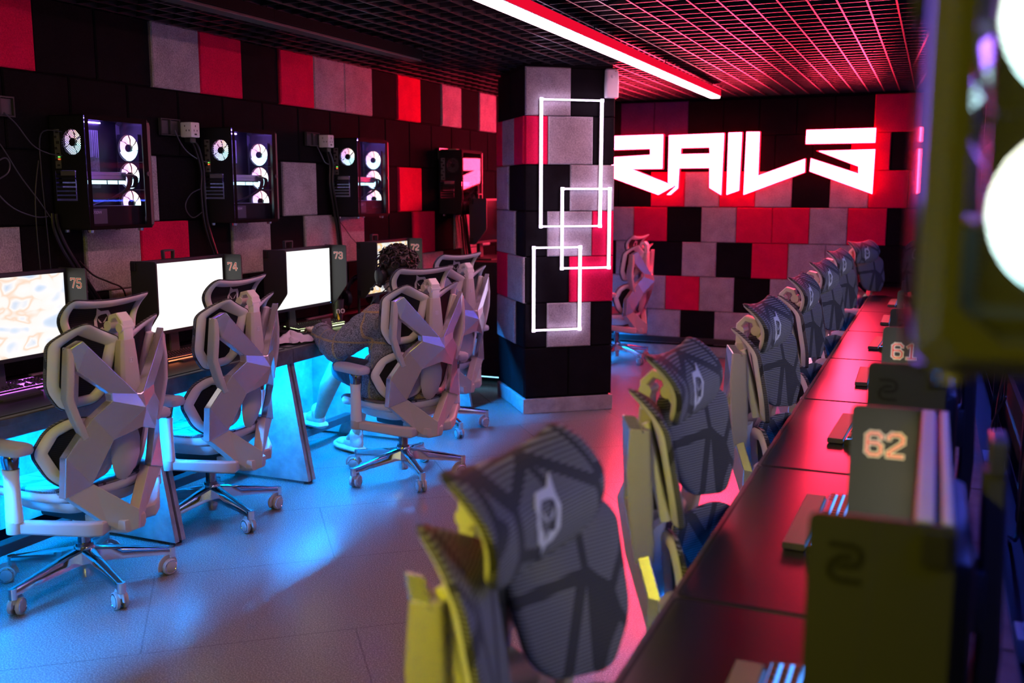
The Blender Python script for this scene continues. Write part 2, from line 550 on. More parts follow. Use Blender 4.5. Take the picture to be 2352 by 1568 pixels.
def obj(name, mb, mats, parent=None, smooth=35, bevel=0.0):
    me = bpy.data.meshes.new(name)
    me.from_pydata([tuple(x) for x in mb.v], [], mb.f)
    if not isinstance(mats, (list, tuple)): mats = [mats]
    for m in mats: me.materials.append(m)
    if len(mats) > 1:
        me.polygons.foreach_set('material_index', mb.m)
    bm = bmesh.new(); bm.from_mesh(me)
    bmesh.ops.remove_doubles(bm, verts=bm.verts[:], dist=1e-5)
    bmesh.ops.recalc_face_normals(bm, faces=bm.faces[:])
    if bevel:
        ed = [e for e in bm.edges if len(e.link_faces) == 2 and e.calc_face_angle(0) > R(28)]
        bmesh.ops.bevel(bm, geom=ed, offset=bevel, segments=2, profile=.5, affect='EDGES', clamp_overlap=True)
    bm.to_mesh(me); bm.free()
    if smooth:
        me.shade_smooth()
        me.set_sharp_from_angle(angle=R(smooth))
    o = bpy.data.objects.new(name, me)
    return link(o, parent)

def tag(o, label, cat, group=None):
    o['label'] = label; o['category'] = cat
    if group: o['group'] = group
    return o

def thing(name, label, cat, loc=(0, 0, 0), rz=0.0, group=None):
    o = bpy.data.objects.new(name, None)
    o.empty_display_size = .1
    o.location = loc; o.rotation_euler = (0, 0, rz)
    link(o)
    return tag(o, label, cat, group)

def struct(name, mb, mats, smooth=0, **k):
    o = obj(name, mb, mats, None, smooth, **k)
    o['kind'] = 'structure'
    return o

def dup(root, loc=None, rz=None, label=None, group=None):
    r = root.copy(); COL.objects.link(r)
    if loc is not None: r.location = loc
    if rz is not None: r.rotation_euler = (0, 0, rz)
    if label: r['label'] = label
    if group: r['group'] = group
    for ch in list(root.children):
        c = ch.copy(); COL.objects.link(c); c.parent = r
        for g in ch.children:
            d = g.copy(); COL.objects.link(d); d.parent = c
    return r

def inset(P, d):
    # shift every side of a clockwise or anticlockwise outline inwards by d
    n = len(P); A = sum(P[i][0] * P[(i + 1) % n][1] - P[(i + 1) % n][0] * P[i][1] for i in range(n))
    sg = 1 if A > 0 else -1
    L = []
    for i in range(n):
        a = V(P[i]).to_2d(); b = V(P[(i + 1) % n]).to_2d()
        t = (b - a).normalized(); nn = V((-t.y, t.x)) * sg
        L.append((a + nn * d, t))
    out = []
    for i in range(n):
        p, t = L[i - 1]; q, u = L[i]
        den = t.x * u.y - t.y * u.x
        if abs(den) < 1e-6: out.append(tuple(q)); continue
        k = ((q.x - p.x) * u.y - (q.y - p.y) * u.x) / den
        out.append(tuple(p + t * k))
    return out

def rounded(P, r, seg=5, mid=3):
    n = len(P); out = []
    rr = r if isinstance(r, list) else [r] * n
    ends = []
    for i in range(n):
        p = V(P[i]).to_2d(); a = V(P[i - 1]).to_2d(); b = V(P[(i + 1) % n]).to_2d()
        ua = (a - p); ub = (b - p)
        k = min(rr[i], ua.length * .45, ub.length * .45)
        ends.append((p + ua.normalized() * k, p, p + ub.normalized() * k))
    for i in range(n):
        s0, c, s1 = ends[i]
        for j in range(seg + 1):
            t = j / seg
            out.append(tuple(s0 * (1 - t) ** 2 + c * 2 * t * (1 - t) + s1 * t * t))
        nx = ends[(i + 1) % n][0]
        for j in range(1, mid):
            out.append(tuple(s1.lerp(nx, j / mid)))
    return out

def spline(pts, k=6):
    P = [V(p) for p in pts]; out = []
    for i in range(len(P) - 1):
        p0 = P[max(i - 1, 0)]; p1 = P[i]; p2 = P[i + 1]; p3 = P[min(i + 2, len(P) - 1)]
        for j in range(k):
            t = j / k
            out.append(.5 * ((2 * p1) + (p2 - p0) * t + (2 * p0 - 5 * p1 + 4 * p2 - p3) * t * t + (3 * p1 - p0 - 3 * p2 + p3) * t ** 3))
    out.append(P[-1])
    return out

GLYPH = {
    '1': [[(.1, .82), (.32, 1), (.32, 0)], [(.05, 0), (.58, 0)]],
    '2': [[(0, .78), (0, .87), (.14, 1), (.46, 1), (.6, .87), (.6, .64), (0, .14), (0, 0), (.6, 0)]],
    '3': [[(0, .80), (0, .87), (.14, 1), (.46, 1), (.6, .87), (.6, .64), (.46, .52), (.22, .52)], [(.46, .52), (.6, .40), (.6, .13), (.46, 0), (.14, 0), (0, .13), (0, .2)]],
    '4': [[(.46, 0), (.46, 1), (.38, 1), (0, .36), (0, .27), (.64, .27)]],
    '5': [[(.58, 1), (.03, 1), (.03, .58), (.46, .58), (.6, .45), (.6, .13), (.46, 0), (.14, 0), (0, .13), (0, .2)]],
    '6': [[(.6, .80), (.6, .87), (.46, 1), (.14, 1), (0, .87), (0, .13), (.14, 0), (.46, 0), (.6, .13), (.6, .42), (.46, .55), (.03, .55)]],
    '7': [[(0, .84), (0, 1), (.6, 1), (.6, .84), (.26, 0)]],
}
def digits(text, h, fn, w0, w1):
    # block numerals drawn as broad pale strokes with a narrower coloured stroke laid on top; fn(u, v, w)
    mb = MB()
    x0 = -(len(text) * .6 + (len(text) - 1) * .32) / 2
    for ci, ch in enumerate(text):
        for mi, (w, d) in enumerate(((w0, .0006), (w1, .0012))):
            mb.mi = mi
            for line in GLYPH[ch]:
                P = [V(((x0 + ci * .92 + a) * h, (b - .5) * h)) for a, b in line]
                for i in range(len(P) - 1):
                    a, b = P[i], P[i + 1]
                    t = (b - a).normalized() * (w * h * .5); q = V((-t.y, t.x))
                    poly = [a - t * .8 - q, b + t * .8 - q, b + t * .8 + q, a - t * .8 + q]
                    mb.prism([[tuple(p) for p in poly]], fn, d + i * 2e-5)
    return mb

def text_mesh(name, body, size, mat, parent, matrix, extrude=.0004):
    cu = bpy.data.curves.new(name, 'FONT')
    cu.body = body; cu.size = size; cu.extrude = extrude
    cu.align_x = 'CENTER'; cu.align_y = 'CENTER'
    t = bpy.data.objects.new(name, cu)
    COL.objects.link(t)
    bpy.context.view_layer.update()
    me = bpy.data.meshes.new_from_object(t.evaluated_get(bpy.context.evaluated_depsgraph_get()))
    bpy.data.objects.remove(t); bpy.data.curves.remove(cu)
    me.materials.clear(); me.materials.append(mat)
    me.transform(matrix)
    o = bpy.data.objects.new(name, me)
    return link(o, parent)

def solid(name, mb, mat, parent, voxel, smooth=6, fac=.5):
    # weld overlapping forms into one continuous skin
    o = obj(name, mb, mat, parent, 0)
    m = o.modifiers.new('r', 'REMESH'); m.mode = 'VOXEL'; m.voxel_size = voxel
    m2 = o.modifiers.new('s', 'SMOOTH'); m2.iterations = smooth; m2.factor = fac
    bpy.context.view_layer.update()
    me = bpy.data.meshes.new_from_object(o.evaluated_get(bpy.context.evaluated_depsgraph_get()))
    o.modifiers.clear()
    old = o.data; o.data = me; bpy.data.meshes.remove(old)
    me.name = name
    me.materials.clear(); me.materials.append(mat)
    me.shade_smooth()
    return o
# ------------------------------------------------------------------ the room
XL, XR, YB, YF, ZC = -3.87, 2.4, 9.60, -3.4, 2.48
struct('floor', MB().box(((XL + XR) / 2 - .1, (YB + YF) / 2, -.05), (XR - XL + .6, YB - YF + .6, .1)), M['floor'])
struct('ceiling', MB().box(((XL + XR) / 2, (YB + YF) / 2, 3.05), (XR - XL + .4, YB - YF + .4, .1)), M['slab'])

# open-cell ceiling: one lattice of thin blades
g = MB()
PITCH = .128
x = XL + .06
while x < XR:
    g.box((x, (YB + YF) / 2, ZC + .022), (.009, YB - YF, .044)); x += PITCH
y = YF + .05
while y < YB:
    g.box(((XL + XR) / 2, y, ZC + .0235), (XR - XL, .009, .041)); y += PITCH
struct('ceiling_grid', g, M['grid'])

def tile(mb, col, o, ux, uz, w, h):
    # a felt block: origin o (lower corner on the wall), ux along the wall, uz up; faces along ux x uz
    mb.mi = 'krgv'.index(col)
    t = .018 if col in 'kv' else .030
    nn = ux.cross(uz)
    e = .0022; c = .007
    def P(a, b, d): return o + ux * a + uz * b + nn * d
    L = [[P(e, e, 0), P(w - e, e, 0), P(w - e, h - e, 0), P(e, h - e, 0)],
         [P(e, e, t - c), P(w - e, e, t - c), P(w - e, h - e, t - c), P(e, h - e, t - c)],
         [P(e + c, e + c, t), P(w - e - c, e + c, t), P(w - e - c, h - e - c, t), P(e + c, h - e - c, t)]]
    mb.loft(L, cap1=True)

FELT = [M['fblack'], M['fred'], M['fgrey'], M['fvioletlit']]
UZ = V((0, 0, 1))
# left wall: rows from the ceiling down; (first edge Y, colours)
TL = .3725
ZL = [2.49, 2.147, 1.792, 1.445, 1.105, .760, .42, .08]
rows_l = [(3.46 - 4 * TL, 'kkkr' 'kkgrkrggkrkgkg' 'kk'), (3.28 - 4 * TL, 'k' * 20),
          (3.46 - 4 * TL, 'kkgk' 'kgkkkgkkkrkkgk' 'kk'), (3.31 - 4 * TL, 'kgkg' 'kgrkgkggkkrkggkk' 'k'),
          (3.46 - 4 * TL, 'kkrk' 'kgkkkkkkkggkgk' 'kk'), (3.31 - 4 * TL, 'kkkk' 'gkkgkkgkkkgkkgkk' 'k'), (3.46 - 4 * TL, 'k' * 20)]
w = MB()
w.mi = 0
w.box((XL - .05, (YB + YF) / 2, 1.5), (.1, YB - YF + .2, 3.0))
for (z1, z0), (ya, cols) in zip(zip(ZL, ZL[1:]), rows_l):
    for i, c in enumerate(cols):
        a = ya + i * TL
        if a + TL > YB: continue
        # ux must run so that ux x uz points into the room (+X): along +Y
        tile(w, c, V((XL, a, z0)), V((0, 1, 0)), UZ, TL, z1 - z0)
struct('wall_left', w, FELT)
# back wall
TB = .336
ZBK = [2.462, 2.127, 1.792, 1.456, 1.120, .785, .450, .115]
w = MB(); w.mi = 0
w.box(((XL + XR) / 2, YB + .05, 1.5), (XR - XL + .2, .1, 3.0))
XB = -3.762                    # a vertical joint of the fourth row
rows_b = ['kkkvvkkkkkrrkkkkkkkk', 'kkkkkkkkkrkkkkkkkkkk', 'kkkkrgrgkgrrkkkkkkkk', 'kkgrkgrrgrkkkkkkkkkk',
          'kkkgkgkrggkkkkkkkkkk', 'kkggrgkggkkkgkkkkkkk', 'kkkggkgggkkkkkkkkkkk']
offs = [.455, 0, .5, 0, .536, 0, .536]
for (z1, z0), cols, of in zip(zip(ZBK, ZBK[1:]), rows_b, offs):
    for i, c in enumerate(cols):
        a = XB + (i - of) * TB
        if a < XL or a + TB > XR: continue
        # faces -Y: ux x uz = -Y  when ux = +X
        tile(w, c, V((a, YB, z0)), V((1, 0, 0)), UZ, TB, z1 - z0)
struct('wall_back', w, FELT)
struct('baseboard_back', MB().box(((XL + XR) / 2, YB - .012, .05), (XR - XL, .024, .10), bev=.004), M['skirting'])
struct('trim_1', MB().box(((XL + XR) / 2, YB - .03, .155), (XR - XL, .05, .055), bev=.004), M['satin'])
struct('wall_right', MB().box((XR + .05, (YB + YF) / 2, 1.5), (.1, YB - YF + .2, 3.0)), M['darkwall'])
struct('wall_front', MB().box(((XL + XR) / 2, YF - .05, 1.5), (XR - XL + .2, .1, 3.0)), M['darkwall'])

# the square column, turned against the walls and clad in the same felt blocks
C0 = V((-2.68, 6.54, 0)); CU = V((.785, .620, 0)).normalized(); CV = V((-CU.y, CU.x, 0))
CW, CD = .672, .735
w = MB(); w.mi = 0
cc = C0 + CU * CW / 2 + CV * CD / 2
rot = Matrix.Rotation(math.atan2(CU.y, CU.x), 3, 'Z')
w.box(cc + V((0, 0, 1.5)), (CW - .03, CD - .03, 3.0), rot)
ZK = [2.462, 2.128, 1.792, 1.465, 1.142, .808, .483, .118]
right = ['gk', 'rgk', 'kg', 'kgr', 'kr', 'kgk', 'kk']
leftf = ['kk', 'rgr', 'kg', 'kg', 'gr', 'kg', 'kk']
lw = [[.5, .5], [.32, .45, .23], [.55, .45], [.3, .7], [.57, .43], [.3, .7], [.5, .5]]
NR = V((CU.y, -CU.x, 0)); NL = -CU
for k in range(7):
    z1, z0 = ZK[k], ZK[k + 1]
    ws = [.5, .5] if len(right[k]) == 2 else [.25, .5, .25]
    a = 0
    for c, q in zip(right[k], ws):
        tile(w, c, C0 + CU * a * CW - NR * .015 + V((0, 0, z0)), CU, UZ, CW * q, z1 - z0); a += q
    a = 0
    for c, q in zip(leftf[k], lw[k]):
        # left face runs from the near corner along CV; ux = -CV so that the normal is -CU
        tile(w, c, C0 + CV * (a + q) * CD - NL * .015 + V((0, 0, z0)), -CV, UZ, CD * q, z1 - z0); a += q
    for c, q, o_, ux, L in (('k', 1, C0 + CU * CW + NL * .015, CV, CD), ('k', 1, C0 + CU * CW + CV * CD + NR * .015, -CU, CW)):
        tile(w, c, o_ + V((0, 0, z0)), ux, UZ, L, z1 - z0)
o = struct('column', w, FELT)
b = MB()
b.box(cc + V((0, 0, .054)), (CW + .02, CD + .02, .108), rot, .004)
struct('baseboard_column', b, M['skirting'])

# neon rectangles standing off the column face
def neon(name, pts, label):
    t = thing(name, label, 'neon light', C0, 0, 'neon rectangles on the column')
    P = [CU * s + V((0, 0, z)) + NR * .036 for s, z in pts]
    mb = MB()
    mb.tube([p for p in P], (.019, .014), closed=True, up=NR)
    # square the four corners
    for p in P: mb.box(p, (.021, .014, .021), rot)
    obj('light_tube', mb, M['neon'], t, 0)
    bk = MB()
    bk.tube([p - NR * .011 for p in P], (.026, .010), closed=True, up=NR)
    obj('backing_channel', bk, M['white'], t, 0)
    cl = MB()
    for i in range(4):
        a, b2 = P[i], P[(i + 1) % 4]
        for f in (.25, .75): cl.box(a.lerp(b2, f) - NR * .019, (.014, .010, .014), rot)
    obj('mounting_clip', cl, M['white'], t, 0)
neon('neon_rectangle', [(.111, 2.238), (.560, 2.238), (.556, 1.358), (.111, 1.358)], 'tallest glowing white neon rectangle, highest on the patchwork column')
neon('neon_rectangle', [(.270, 1.622), (.628, 1.622), (.628, 1.058), (.270, 1.058)], 'middle neon rectangle overlapping the other two on the column')
neon('neon_rectangle', [(.060, 1.208), (.408, 1.208), (.408, .616), (.060, .616)], 'lowest neon rectangle, near the foot of the column')

t = thing('motion_sensor', 'white wall mounted sensor at the top edge of the column', 'sensor', C0 + CU * .632 + V((0, 0, 2.36)), math.atan2(CU.y, CU.x))
bm_ = MB()
prof = [(-.049, -.1), (.049, -.1), (.049, .1), (-.049, .1)]
L = []
for z, wd, d in ((-.102, .040, .030), (-.098, .048, .050), (-.02, .049, .052), (.0, .049, .056), (.03, .047, .058), (.09, .045, .048), (.101, .036, .030)):
    L.append([V((-wd, -.010, z)), V((-wd, -d + .008, z)), V((-wd + .012, -d, z)), V((wd - .012, -d, z)), V((wd, -d + .008, z)), V((wd, -.010, z))])
bm_.loft(L, True, True)
obj('housing', bm_, M['sensor'], t, 50, .002)
obj('lens', MB().ell((-.004, -.057, .045), (.013, .008, .013)), M['sensor'], t)
obj('indicator_window', MB().box((.022, -.049, .082), (.006, .003, .006)), M['dark'], t)

M['tubeoff'] = pbr('lamp_cover_off', (.012, .012, .012), .5)
# ceiling light bars hung under the lattice
def light_bar(name, x, y0, y1, z, mat, label):
    hm = M['border'] if mat is M['tubeoff'] else M['redhouse']
    t = thing(name, label, 'ceiling light', (x, (y0 + y1) / 2, z))
    h = (y1 - y0) / 2
    hb = MB()
    hb.box((0, 0, .012), (.088, 2 * h, .055), None, .003)
    obj('housing', hb, hm, t, 0)
    obj('diffuser', MB().box((0, 0, -.0225), (.078, 2 * h - .02, .016), None, .004), mat, t, 0)
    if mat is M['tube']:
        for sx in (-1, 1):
            obj('side_painted_glow', MB().box((sx * .0448, 0, .012), (.0016, 2 * h - .01, .048)), M['tubeside'], t, 0)  # glowing strips imitate the sign's red light on the housing sides
    rd = MB()
    n = max(2, int(2 * h / 1.6))
    for i in range(n + 1):
        yy = -h + .15 + i * (2 * h - .3) / n
        rd.cyl((0, yy, .038), (0, yy, ZC + .02 - z), .004, n=8)
    obj('hanger', rd, M['satin'], t)
    sm = MB()
    for i in range(1, n):
        yy = -h + i * 2 * h / n
        sm.box((0, yy, .012), (.0892, .004, .0562))
    obj('joint_cover', sm, hm, t, 0)
light_bar('linear_light', -1.755, 2.05, 8.50, 2.405, M['tube'], 'long glowing red light bar under the lattice ceiling')
light_bar('linear_light', -1.30, -2.9, .30, 2.405, M['tubey'], 'yellow light bar under the ceiling behind the camera')
light_bar('linear_light', -2.90, -2.9, .55, 2.405, M['warmfill'], 'added warm light bar, out of view over the near end of the felt wall')  # added out of view to brighten the near sides of the left chairs
light_bar('linear_light', 1.35, 2.2, 7.4, 2.405, M['tubev'], 'violet light bar beyond the long desk')
light_bar('linear_light', -3.03, 2.6, 5.62, 2.43, M['tubeoff'], 'unlit light bar under the lattice above the white backed chairs')

# wall sign: five cut-out letters
SG = dict(
 R=[[(-3.02, 2.14), (-2.461, 2.146), (-2.462, 1.824), (-2.776, 1.823), (-2.342, 1.657), (-2.495, 1.574), (-3.02, 1.76), (-3.02, 1.934), (-2.582, 1.954), (-2.583, 2.016), (-3.02, 2.010)]],
 A=[[(-2.401, 2.136), (-1.876, 2.145), (-1.887, 1.574), (-1.997, 1.64), (-2.002, 1.828), (-2.296, 1.827), (-2.304, 1.636), (-2.375, 1.574), (-2.409, 1.574), (-2.32, 1.655), (-2.40, 1.690)], [(-2.284, 2.017), (-2.008, 2.019), (-2.002, 1.958), (-2.286, 1.956)]],
 I=[[(-1.832, 2.148), (-1.71, 2.149), (-1.72, 1.615), (-1.833, 1.575)]],
 L=[[(-1.666, 2.152), (-1.547, 2.15), (-1.548, 1.748), (-1.13, 1.898), (-1.129, 1.78), (-1.674, 1.575)]],
 S=[[(-1.126, 2.156), (-.533, 2.16), (-.534, 2.035), (-1.128, 2.035)], [(-1.015, 1.967), (-.531, 1.974), (-.536, 1.584), (-1.083, 1.788), (-1.077, 1.901), (-.66, 1.761), (-.663, 1.827)]])
SG['S'] = [[p for p in SG['S'][0]], SG['S'][1]]
sg = thing('wall_sign', 'big glowing red and white sign spelling RAILS on the back wall', 'sign', (-1.75, YB - .03, 1.86))
for k, polys in SG.items():
    face = MB(); side = MB()
    parts = [polys] if k != 'S' else [[polys[0]], [polys[1]]]
    for q in parts:
        q = [[(a + 1.75, b - 1.86) for a, b in pl] for pl in q]
        face.prism(q, lambda u, v, w_: V((u, -.050 - w_, v)), .004)
        q2 = [inset(q[0], -.004)] + [inset(h, .004) for h in q[1:]]
        side.prism(q2, lambda u, v, w_: V((u, -.004 - w_, v)), .045)
    L_ = obj('letter', face, M['sign'], sg, 0)
    obj('letter_return', side, M['signside'], L_, 0)
# ------------------------------------------------------------------ the ergonomic chair (faces local +Y, origin on the floor under the gas lift)
def wing(P, radii, fy, parent, name, mesh_name, width, d0=.016):
    # a framed mesh panel: white rim at the back, ribbed fabric wrapping the front; P in (x, z), fy(x, z) -> y of the mounting plane
    def loop(d, off, rk):
        Q = inset(P, d)
        return [V((x, fy(x, z) + off, z)) for x, z in rounded(Q, [max(.004, r - d * rk) for r in radii], 5, 4)]
    fr = MB()
    prof = [(.002, .004), (.0, -.006), (.006, -.014), (.016, -.019), (width * .62, -.018), (width - .004, -.012), (width, -.004), (width, .004)]
    fr.loft([loop(d, o, .8) for d, o in prof] + [loop(.002, .004, .8)])
    f = obj(name, fr, M['white'], parent, 50)
    pm = MB()
    pm.mi = 0
    a = [loop(-.003, -.004, .8), loop(-.005, .004, .8), loop(-.003, .011, .8), loop(.006, .014, .8)]
    pm.loft(a)
    cx = sum(p[0] for p in P) / len(P); cz = sum(p[1] for p in P) / len(P)
    def shrink(L, off, ks):
        out = [L]
        for k in ks:
            out.append([V((cx + (q.x - cx) * k, fy(cx + (q.x - cx) * k, cz + (q.z - cz) * k) + off, cz + (q.z - cz) * k)) for q in L])
        return out
    ks = (.8, .55, .3, .1, .01)
    pm.loft(shrink(a[-1], .014, ks))
    pm.mi = 1
    bk = loop(-.003, -.004, .8)
    pm.loft([bk] + shrink(loop(.004, .0, .8), .0, ks))
    obj(mesh_name, pm, [M['ribs'], M['backing']], f, 50)
    return f

def emblem(fn, t):
    mb = MB()
    out = [(-.40, .33), (-.56, .62), (-.20, .46), (.26, .46), (.46, .30), (.50, -.10), (.42, -.34), (.16, -.50), (.07, -.66), (-.02, -.50), (-.30, -.46), (-.50, -.30), (-.48, .10)]
    hole = [(-.28, .24), (-.10, .30), (.20, .32), (.33, .20), (.36, -.10), (.22, -.20), (.06, -.42), (-.01, -.24), (-.30, -.30), (-.32, .05)]
    mb.prism([out, hole], fn, t)
    mb.prism([[(-.24, .14), (-.02, -.06), (-.13, -.05), (-.23, .05)]], fn, t)
    mb.prism([[(.27, .18), (.25, .07), (.16, -.03), (.04, -.06)]], fn, t)
    return mb

def make_chair():
    t = thing('gaming_chair', '-', 'chair', (0, 0, 0), 0)
    W, SV, CH, BK = M['white'], M['silver'], M['chrome'], M['black']
    # --- five-star base
    b = MB()
    b.lathe([(.0, .085), (.030, .085), (.036, .10), (.044, .125), (.044, .165), (.040, .178), (.0, .178)], n=28)
    b.lathe([(.0, .045), (.024, .045), (.026, .05), (.026, .09), (.0, .09)], n=20)
    for k in range(5):
        a = k * 2 * PI / 5 + PI / 2 + .28
        d = V((math.cos(a), math.sin(a), 0)); s = V((-d.y, d.x, 0))
        secs = []
        for r, w2, zt, zb in ((.030, .030, .172, .108), (.075, .026, .164, .106), (.14, .021, .152, .100), (.24, .017, .132, .092), (.322, .0155, .116, .084), (.342, .0145, .112, .083)):
            p = d * r
            secs.append([p + s * w2 * .95 + V((0, 0, zb)), p + s * w2 + V((0, 0, zt - .010)), p + s * w2 * .72 + V((0, 0, zt - .002)), p + V((0, 0, zt)),
                         p - s * w2 * .72 + V((0, 0, zt - .002)), p - s * w2 + V((0, 0, zt - .010)), p - s * w2 * .95 + V((0, 0, zb))])
        b.loft(secs, True, True)
        p = d * .334
        b.cyl(p + V((0, 0, .070)), p + V((0, 0, .112)), .0165, n=18)
    obj('star_base', b, CH, t, 40)
    for k in range(5):
        a = k * 2 * PI / 5 + PI / 2 + .28
        d = V((math.cos(a), math.sin(a), 0)) * .334
        sw = [2.3, .4, 1.2, 3.0, 5.1][k]
        c = MB()
        f = V((math.cos(sw), math.sin(sw), 0)); ax = V((-f.y, f.x, 0))
        ctr = d + f * .022 + V((0, 0, .0345))
        c.cyl(d + V((0, 0, .05)), d + V((0, 0, .072)), .0125, n=14)
        hood = []
        for i in range(9):
            th = R(200 - i * 25); r1 = .0365
            q = ctr + f * (-math.cos(th) * r1) + V((0, 0, math.sin(th) * r1))
            hood.append(q)
        c.tube(hood, (.026, .006), up=ax)
        c.box(ctr + V((0, 0, .008)), (.030, .014, .040), Matrix.Rotation(sw, 3, 'Z'), .003)
        co = obj('caster', c, M['wheelgrey'], t, 40)
        for sgn in (-1, 1):
            wv = MB()
            m = Matrix.Translation(ctr + ax * sgn * .008) @ ax.to_track_quat('Z', 'Y').to_matrix().to_4x4()
            wv.mi = 0
            s2 = 1 if sgn > 0 else -1
            pr = [(.030, 0), (.034, .002), (.0345, .010), (.033, .015), (.0305, .0165)]
            pr2 = [(.0305, .0165), (.028, .0178), (.0245, .0178), (.0235, .0165)]
            pr3 = [(.0235, .0165), (.0225, .0172), (.0, .0178)]
            wv.lathe([(0.0, 0)] + [(r, z * s2) for r, z in pr], m, 28)
            wv.mi = 1; wv.lathe([(r, z * s2) for r, z in pr2], m, 28)
            wv.mi = 0; wv.lathe([(r, z * s2) for r, z in pr3], m, 28)
            obj('wheel', wv, [M['wheelgrey'], M['chrome']], co, 40)
    g = MB()
    g.cyl((0, 0, .17), (0, 0, .19), .036, .034, 24)
    g.cyl((0, 0, .185), (0, 0, .31), .0255, n=22)
    obj('gas_lift', g, M['darkchrome'], t, 40)
    mc = MB()
    mc.box((0, .02, .335), (.15, .27, .062), None, .012)
    mc.box((0, -.12, .315), (.10, .14, .05), None, .012)
    mc.cyl((.07, .05, .335), (.24, .06, .345), .006, n=10)
    obj('tilt_mechanism', mc, BK, t, 40)
    # --- seat
    P = [(-.215, -.20), (.215, -.20), (.262, -.05), (.262, .16), (.225, .295), (-.225, .295), (-.262, .16), (-.262, -.05)]
    rad = [.10, .10, .12, .12, .09, .09, .12, .12]
    def fz(x, y):
        z = .462 + .9 * max(0, -y - .06) ** 2 + .35 * x * x
        if y > .17: z -= 2.2 * (y - .17) ** 2
        return z
    def sl(d, off):
        return [V((x, y, fz(x, y) + off)) for x, y in rounded(inset(P, d), [max(.01, r - d) for r in rad], 6, 4)]
    s = MB()
    s.loft([sl(.07, -.055), sl(.020, -.050), sl(.004, -.040), sl(.0, -.022), sl(.003, -.010), sl(.012, -.006), sl(.04, -.012)], True)
    sf = obj('seat_frame', s, W, t, 50)
    s = MB()
    L = [sl(.010, -.012), sl(-.002, -.010), sl(-.003, -.002), sl(.006, .005), sl(.03, .006)]
    for k in (.75, .5, .25, .02):
        L.append([V((q.x * k, .05 + (q.y - .05) * k, fz(q.x * k, .05 + (q.y - .05) * k) + .004 - .008 * (1 - k))) for q in L[4]])
    s.loft(L, False, True)
    obj('seat_mesh', s, M['seatribs'], sf, 50)
    s = MB()
    pl = [(-.17, -.16), (.17, -.16), (.20, .05), (.17, .22), (-.17, .22), (-.20, .05)]
    def pz(d, z, k=1): return [V((x * k, y * k, z)) for x, y in rounded(inset(pl, d), .06, 4, 2)]
    s.loft([pz(.05, .362), pz(.015, .372), pz(-.01, .402), pz(-.02, .425)], True, True)
    obj('seat_pan', s, W, t, 45)
    # --- rear exoskeleton: rear surface with creases, given thickness towards the sitter
    def sym(v): return (-v[0], v[1], v[2])
    A = (-.232, -.258, 1.035); B = (-.200, -.292, 1.064); B2 = (-.182, -.298, 1.042)
    Nn = (0, -.355, .838); Nl = (-.016, -.353, .842); Sc = (0, -.378, .785); Lc = (0, -.354, .705)
    W1 = (-.212, -.270, .950); W2 = (-.108, -.318, .852); W3 = (-.106, -.320, .824); W4 = (-.166, -.282, .768)
    Q = (-.104, -.314, .672); K1 = (-.234, -.205, .620); K2 = (-.248, -.203, .466); K3 = (-.148, -.236, .499)
    rv = [A, B, B2, Nl, Nn, Sc, W3, W2, W1, Lc, Q, K1, K2, K3, W4]
    F = [(0, 1, 2, 8), (2, 3, 7, 8), (3, 4, 5), (3, 5, 6, 7), (5, 9, 10), (5, 10, 6), (6, 10, 14), (14, 10, 13, 11), (11, 13, 12)]
    x = MB()
    for sg in (1, -1):
        vs = [V(p) if sg == 1 else V(sym(p)) for p in rv]
        n = len(vs)
        fr = [v + V((0, .036 if i not in (4, 5, 9, 3) else .045, .0)) for i, v in enumerate(vs)]
        fs = list(F) + [tuple(n + i for i in f[::-1]) for f in F]
        bd = [0, 1, 2, 3, 4]
        ring = [(0, 1), (1, 2), (2, 3), (3, 4), (9, 10), (10, 13), (13, 12), (12, 11), (11, 14), (14, 6), (6, 7), (7, 8), (8, 0)]
        fs += [(a, b2, n + b2, n + a) for a, b2 in ring]
        x.add(vs + fr, fs)
    obj('back_exoskeleton', x, SV, t, 9, .0035)
    # lower V that carries the exoskeleton down to the seat mechanism
    x = MB()
    for sg in (1, -1):
        def q(p): return V((p[0] * sg, p[1], p[2]))
        vs = [(-.244, -.200, .475), (-.140, -.234, .500), (0, -.312, .372), (0, -.305, .290), (-.045, -.275, .283), (-.10, -.245, .330)]
        vs = [q(p) for p in vs]; n = len(vs)
        fr = [v + V((0, .052, .004)) for v in vs]
        f = [(0, 1, 5), (1, 2, 4, 5), (2, 3, 4)]
        ring = [(0, 1), (1, 2), (3, 4), (4, 5), (5, 0)]
        x.add(vs + fr, f + [tuple(n + i for i in k[::-1]) for k in f] + [(a, b2, n + b2, n + a) for a, b2 in ring])
    obj('lower_yoke', x, M['beige'], t, 9, .003)
    x = MB()
    x.loft([[V((w_, y, z)) for w_, z in ((-a, .300), (-a * .8, .283), (a * .8, .283), (a, .300), (a, c), (-a, c))] for y, a, c in ((-.29, .055, .335), (-.22, .085, .350), (-.10, .075, .345), (-.02, .07, .34))], True, True)
    obj('rear_bowl', x, M['beige'], t, 30, .004)
    for sg in (-1, 1):
        st = MB()
        st.tube([(sg * .219, -.238, 1.036), (sg * .226, -.236, .94), (sg * .230, -.228, .846), (sg * .203, -.232, .762), (sg * .172, -.236, .690)], [(.028, .050), (.030, .060), (.030, .060), (.030, .056), (.028, .050)], up=(sg * .35, -1, 0))
        obj('side_strut', st, M['beige'], t, 25, .003)
        hp = MB()
        hp.tube([(sg * .172, -.178, .808), (sg * .184, -.205, .93), (sg * .180, -.235, 1.045)], [(.050, .026), (.052, .026), (.030, .022)], up=(0, -1, .15))
        obj('wing_hinge', hp, W, t, 25, .004)
    # --- backrest wings and lumbar wings
    up_ = lambda x_, z_: -.246 + .44 * abs(x_) - .20 * (z_ - .90) - 7.5 * max(0, z_ - 1.025) ** 2
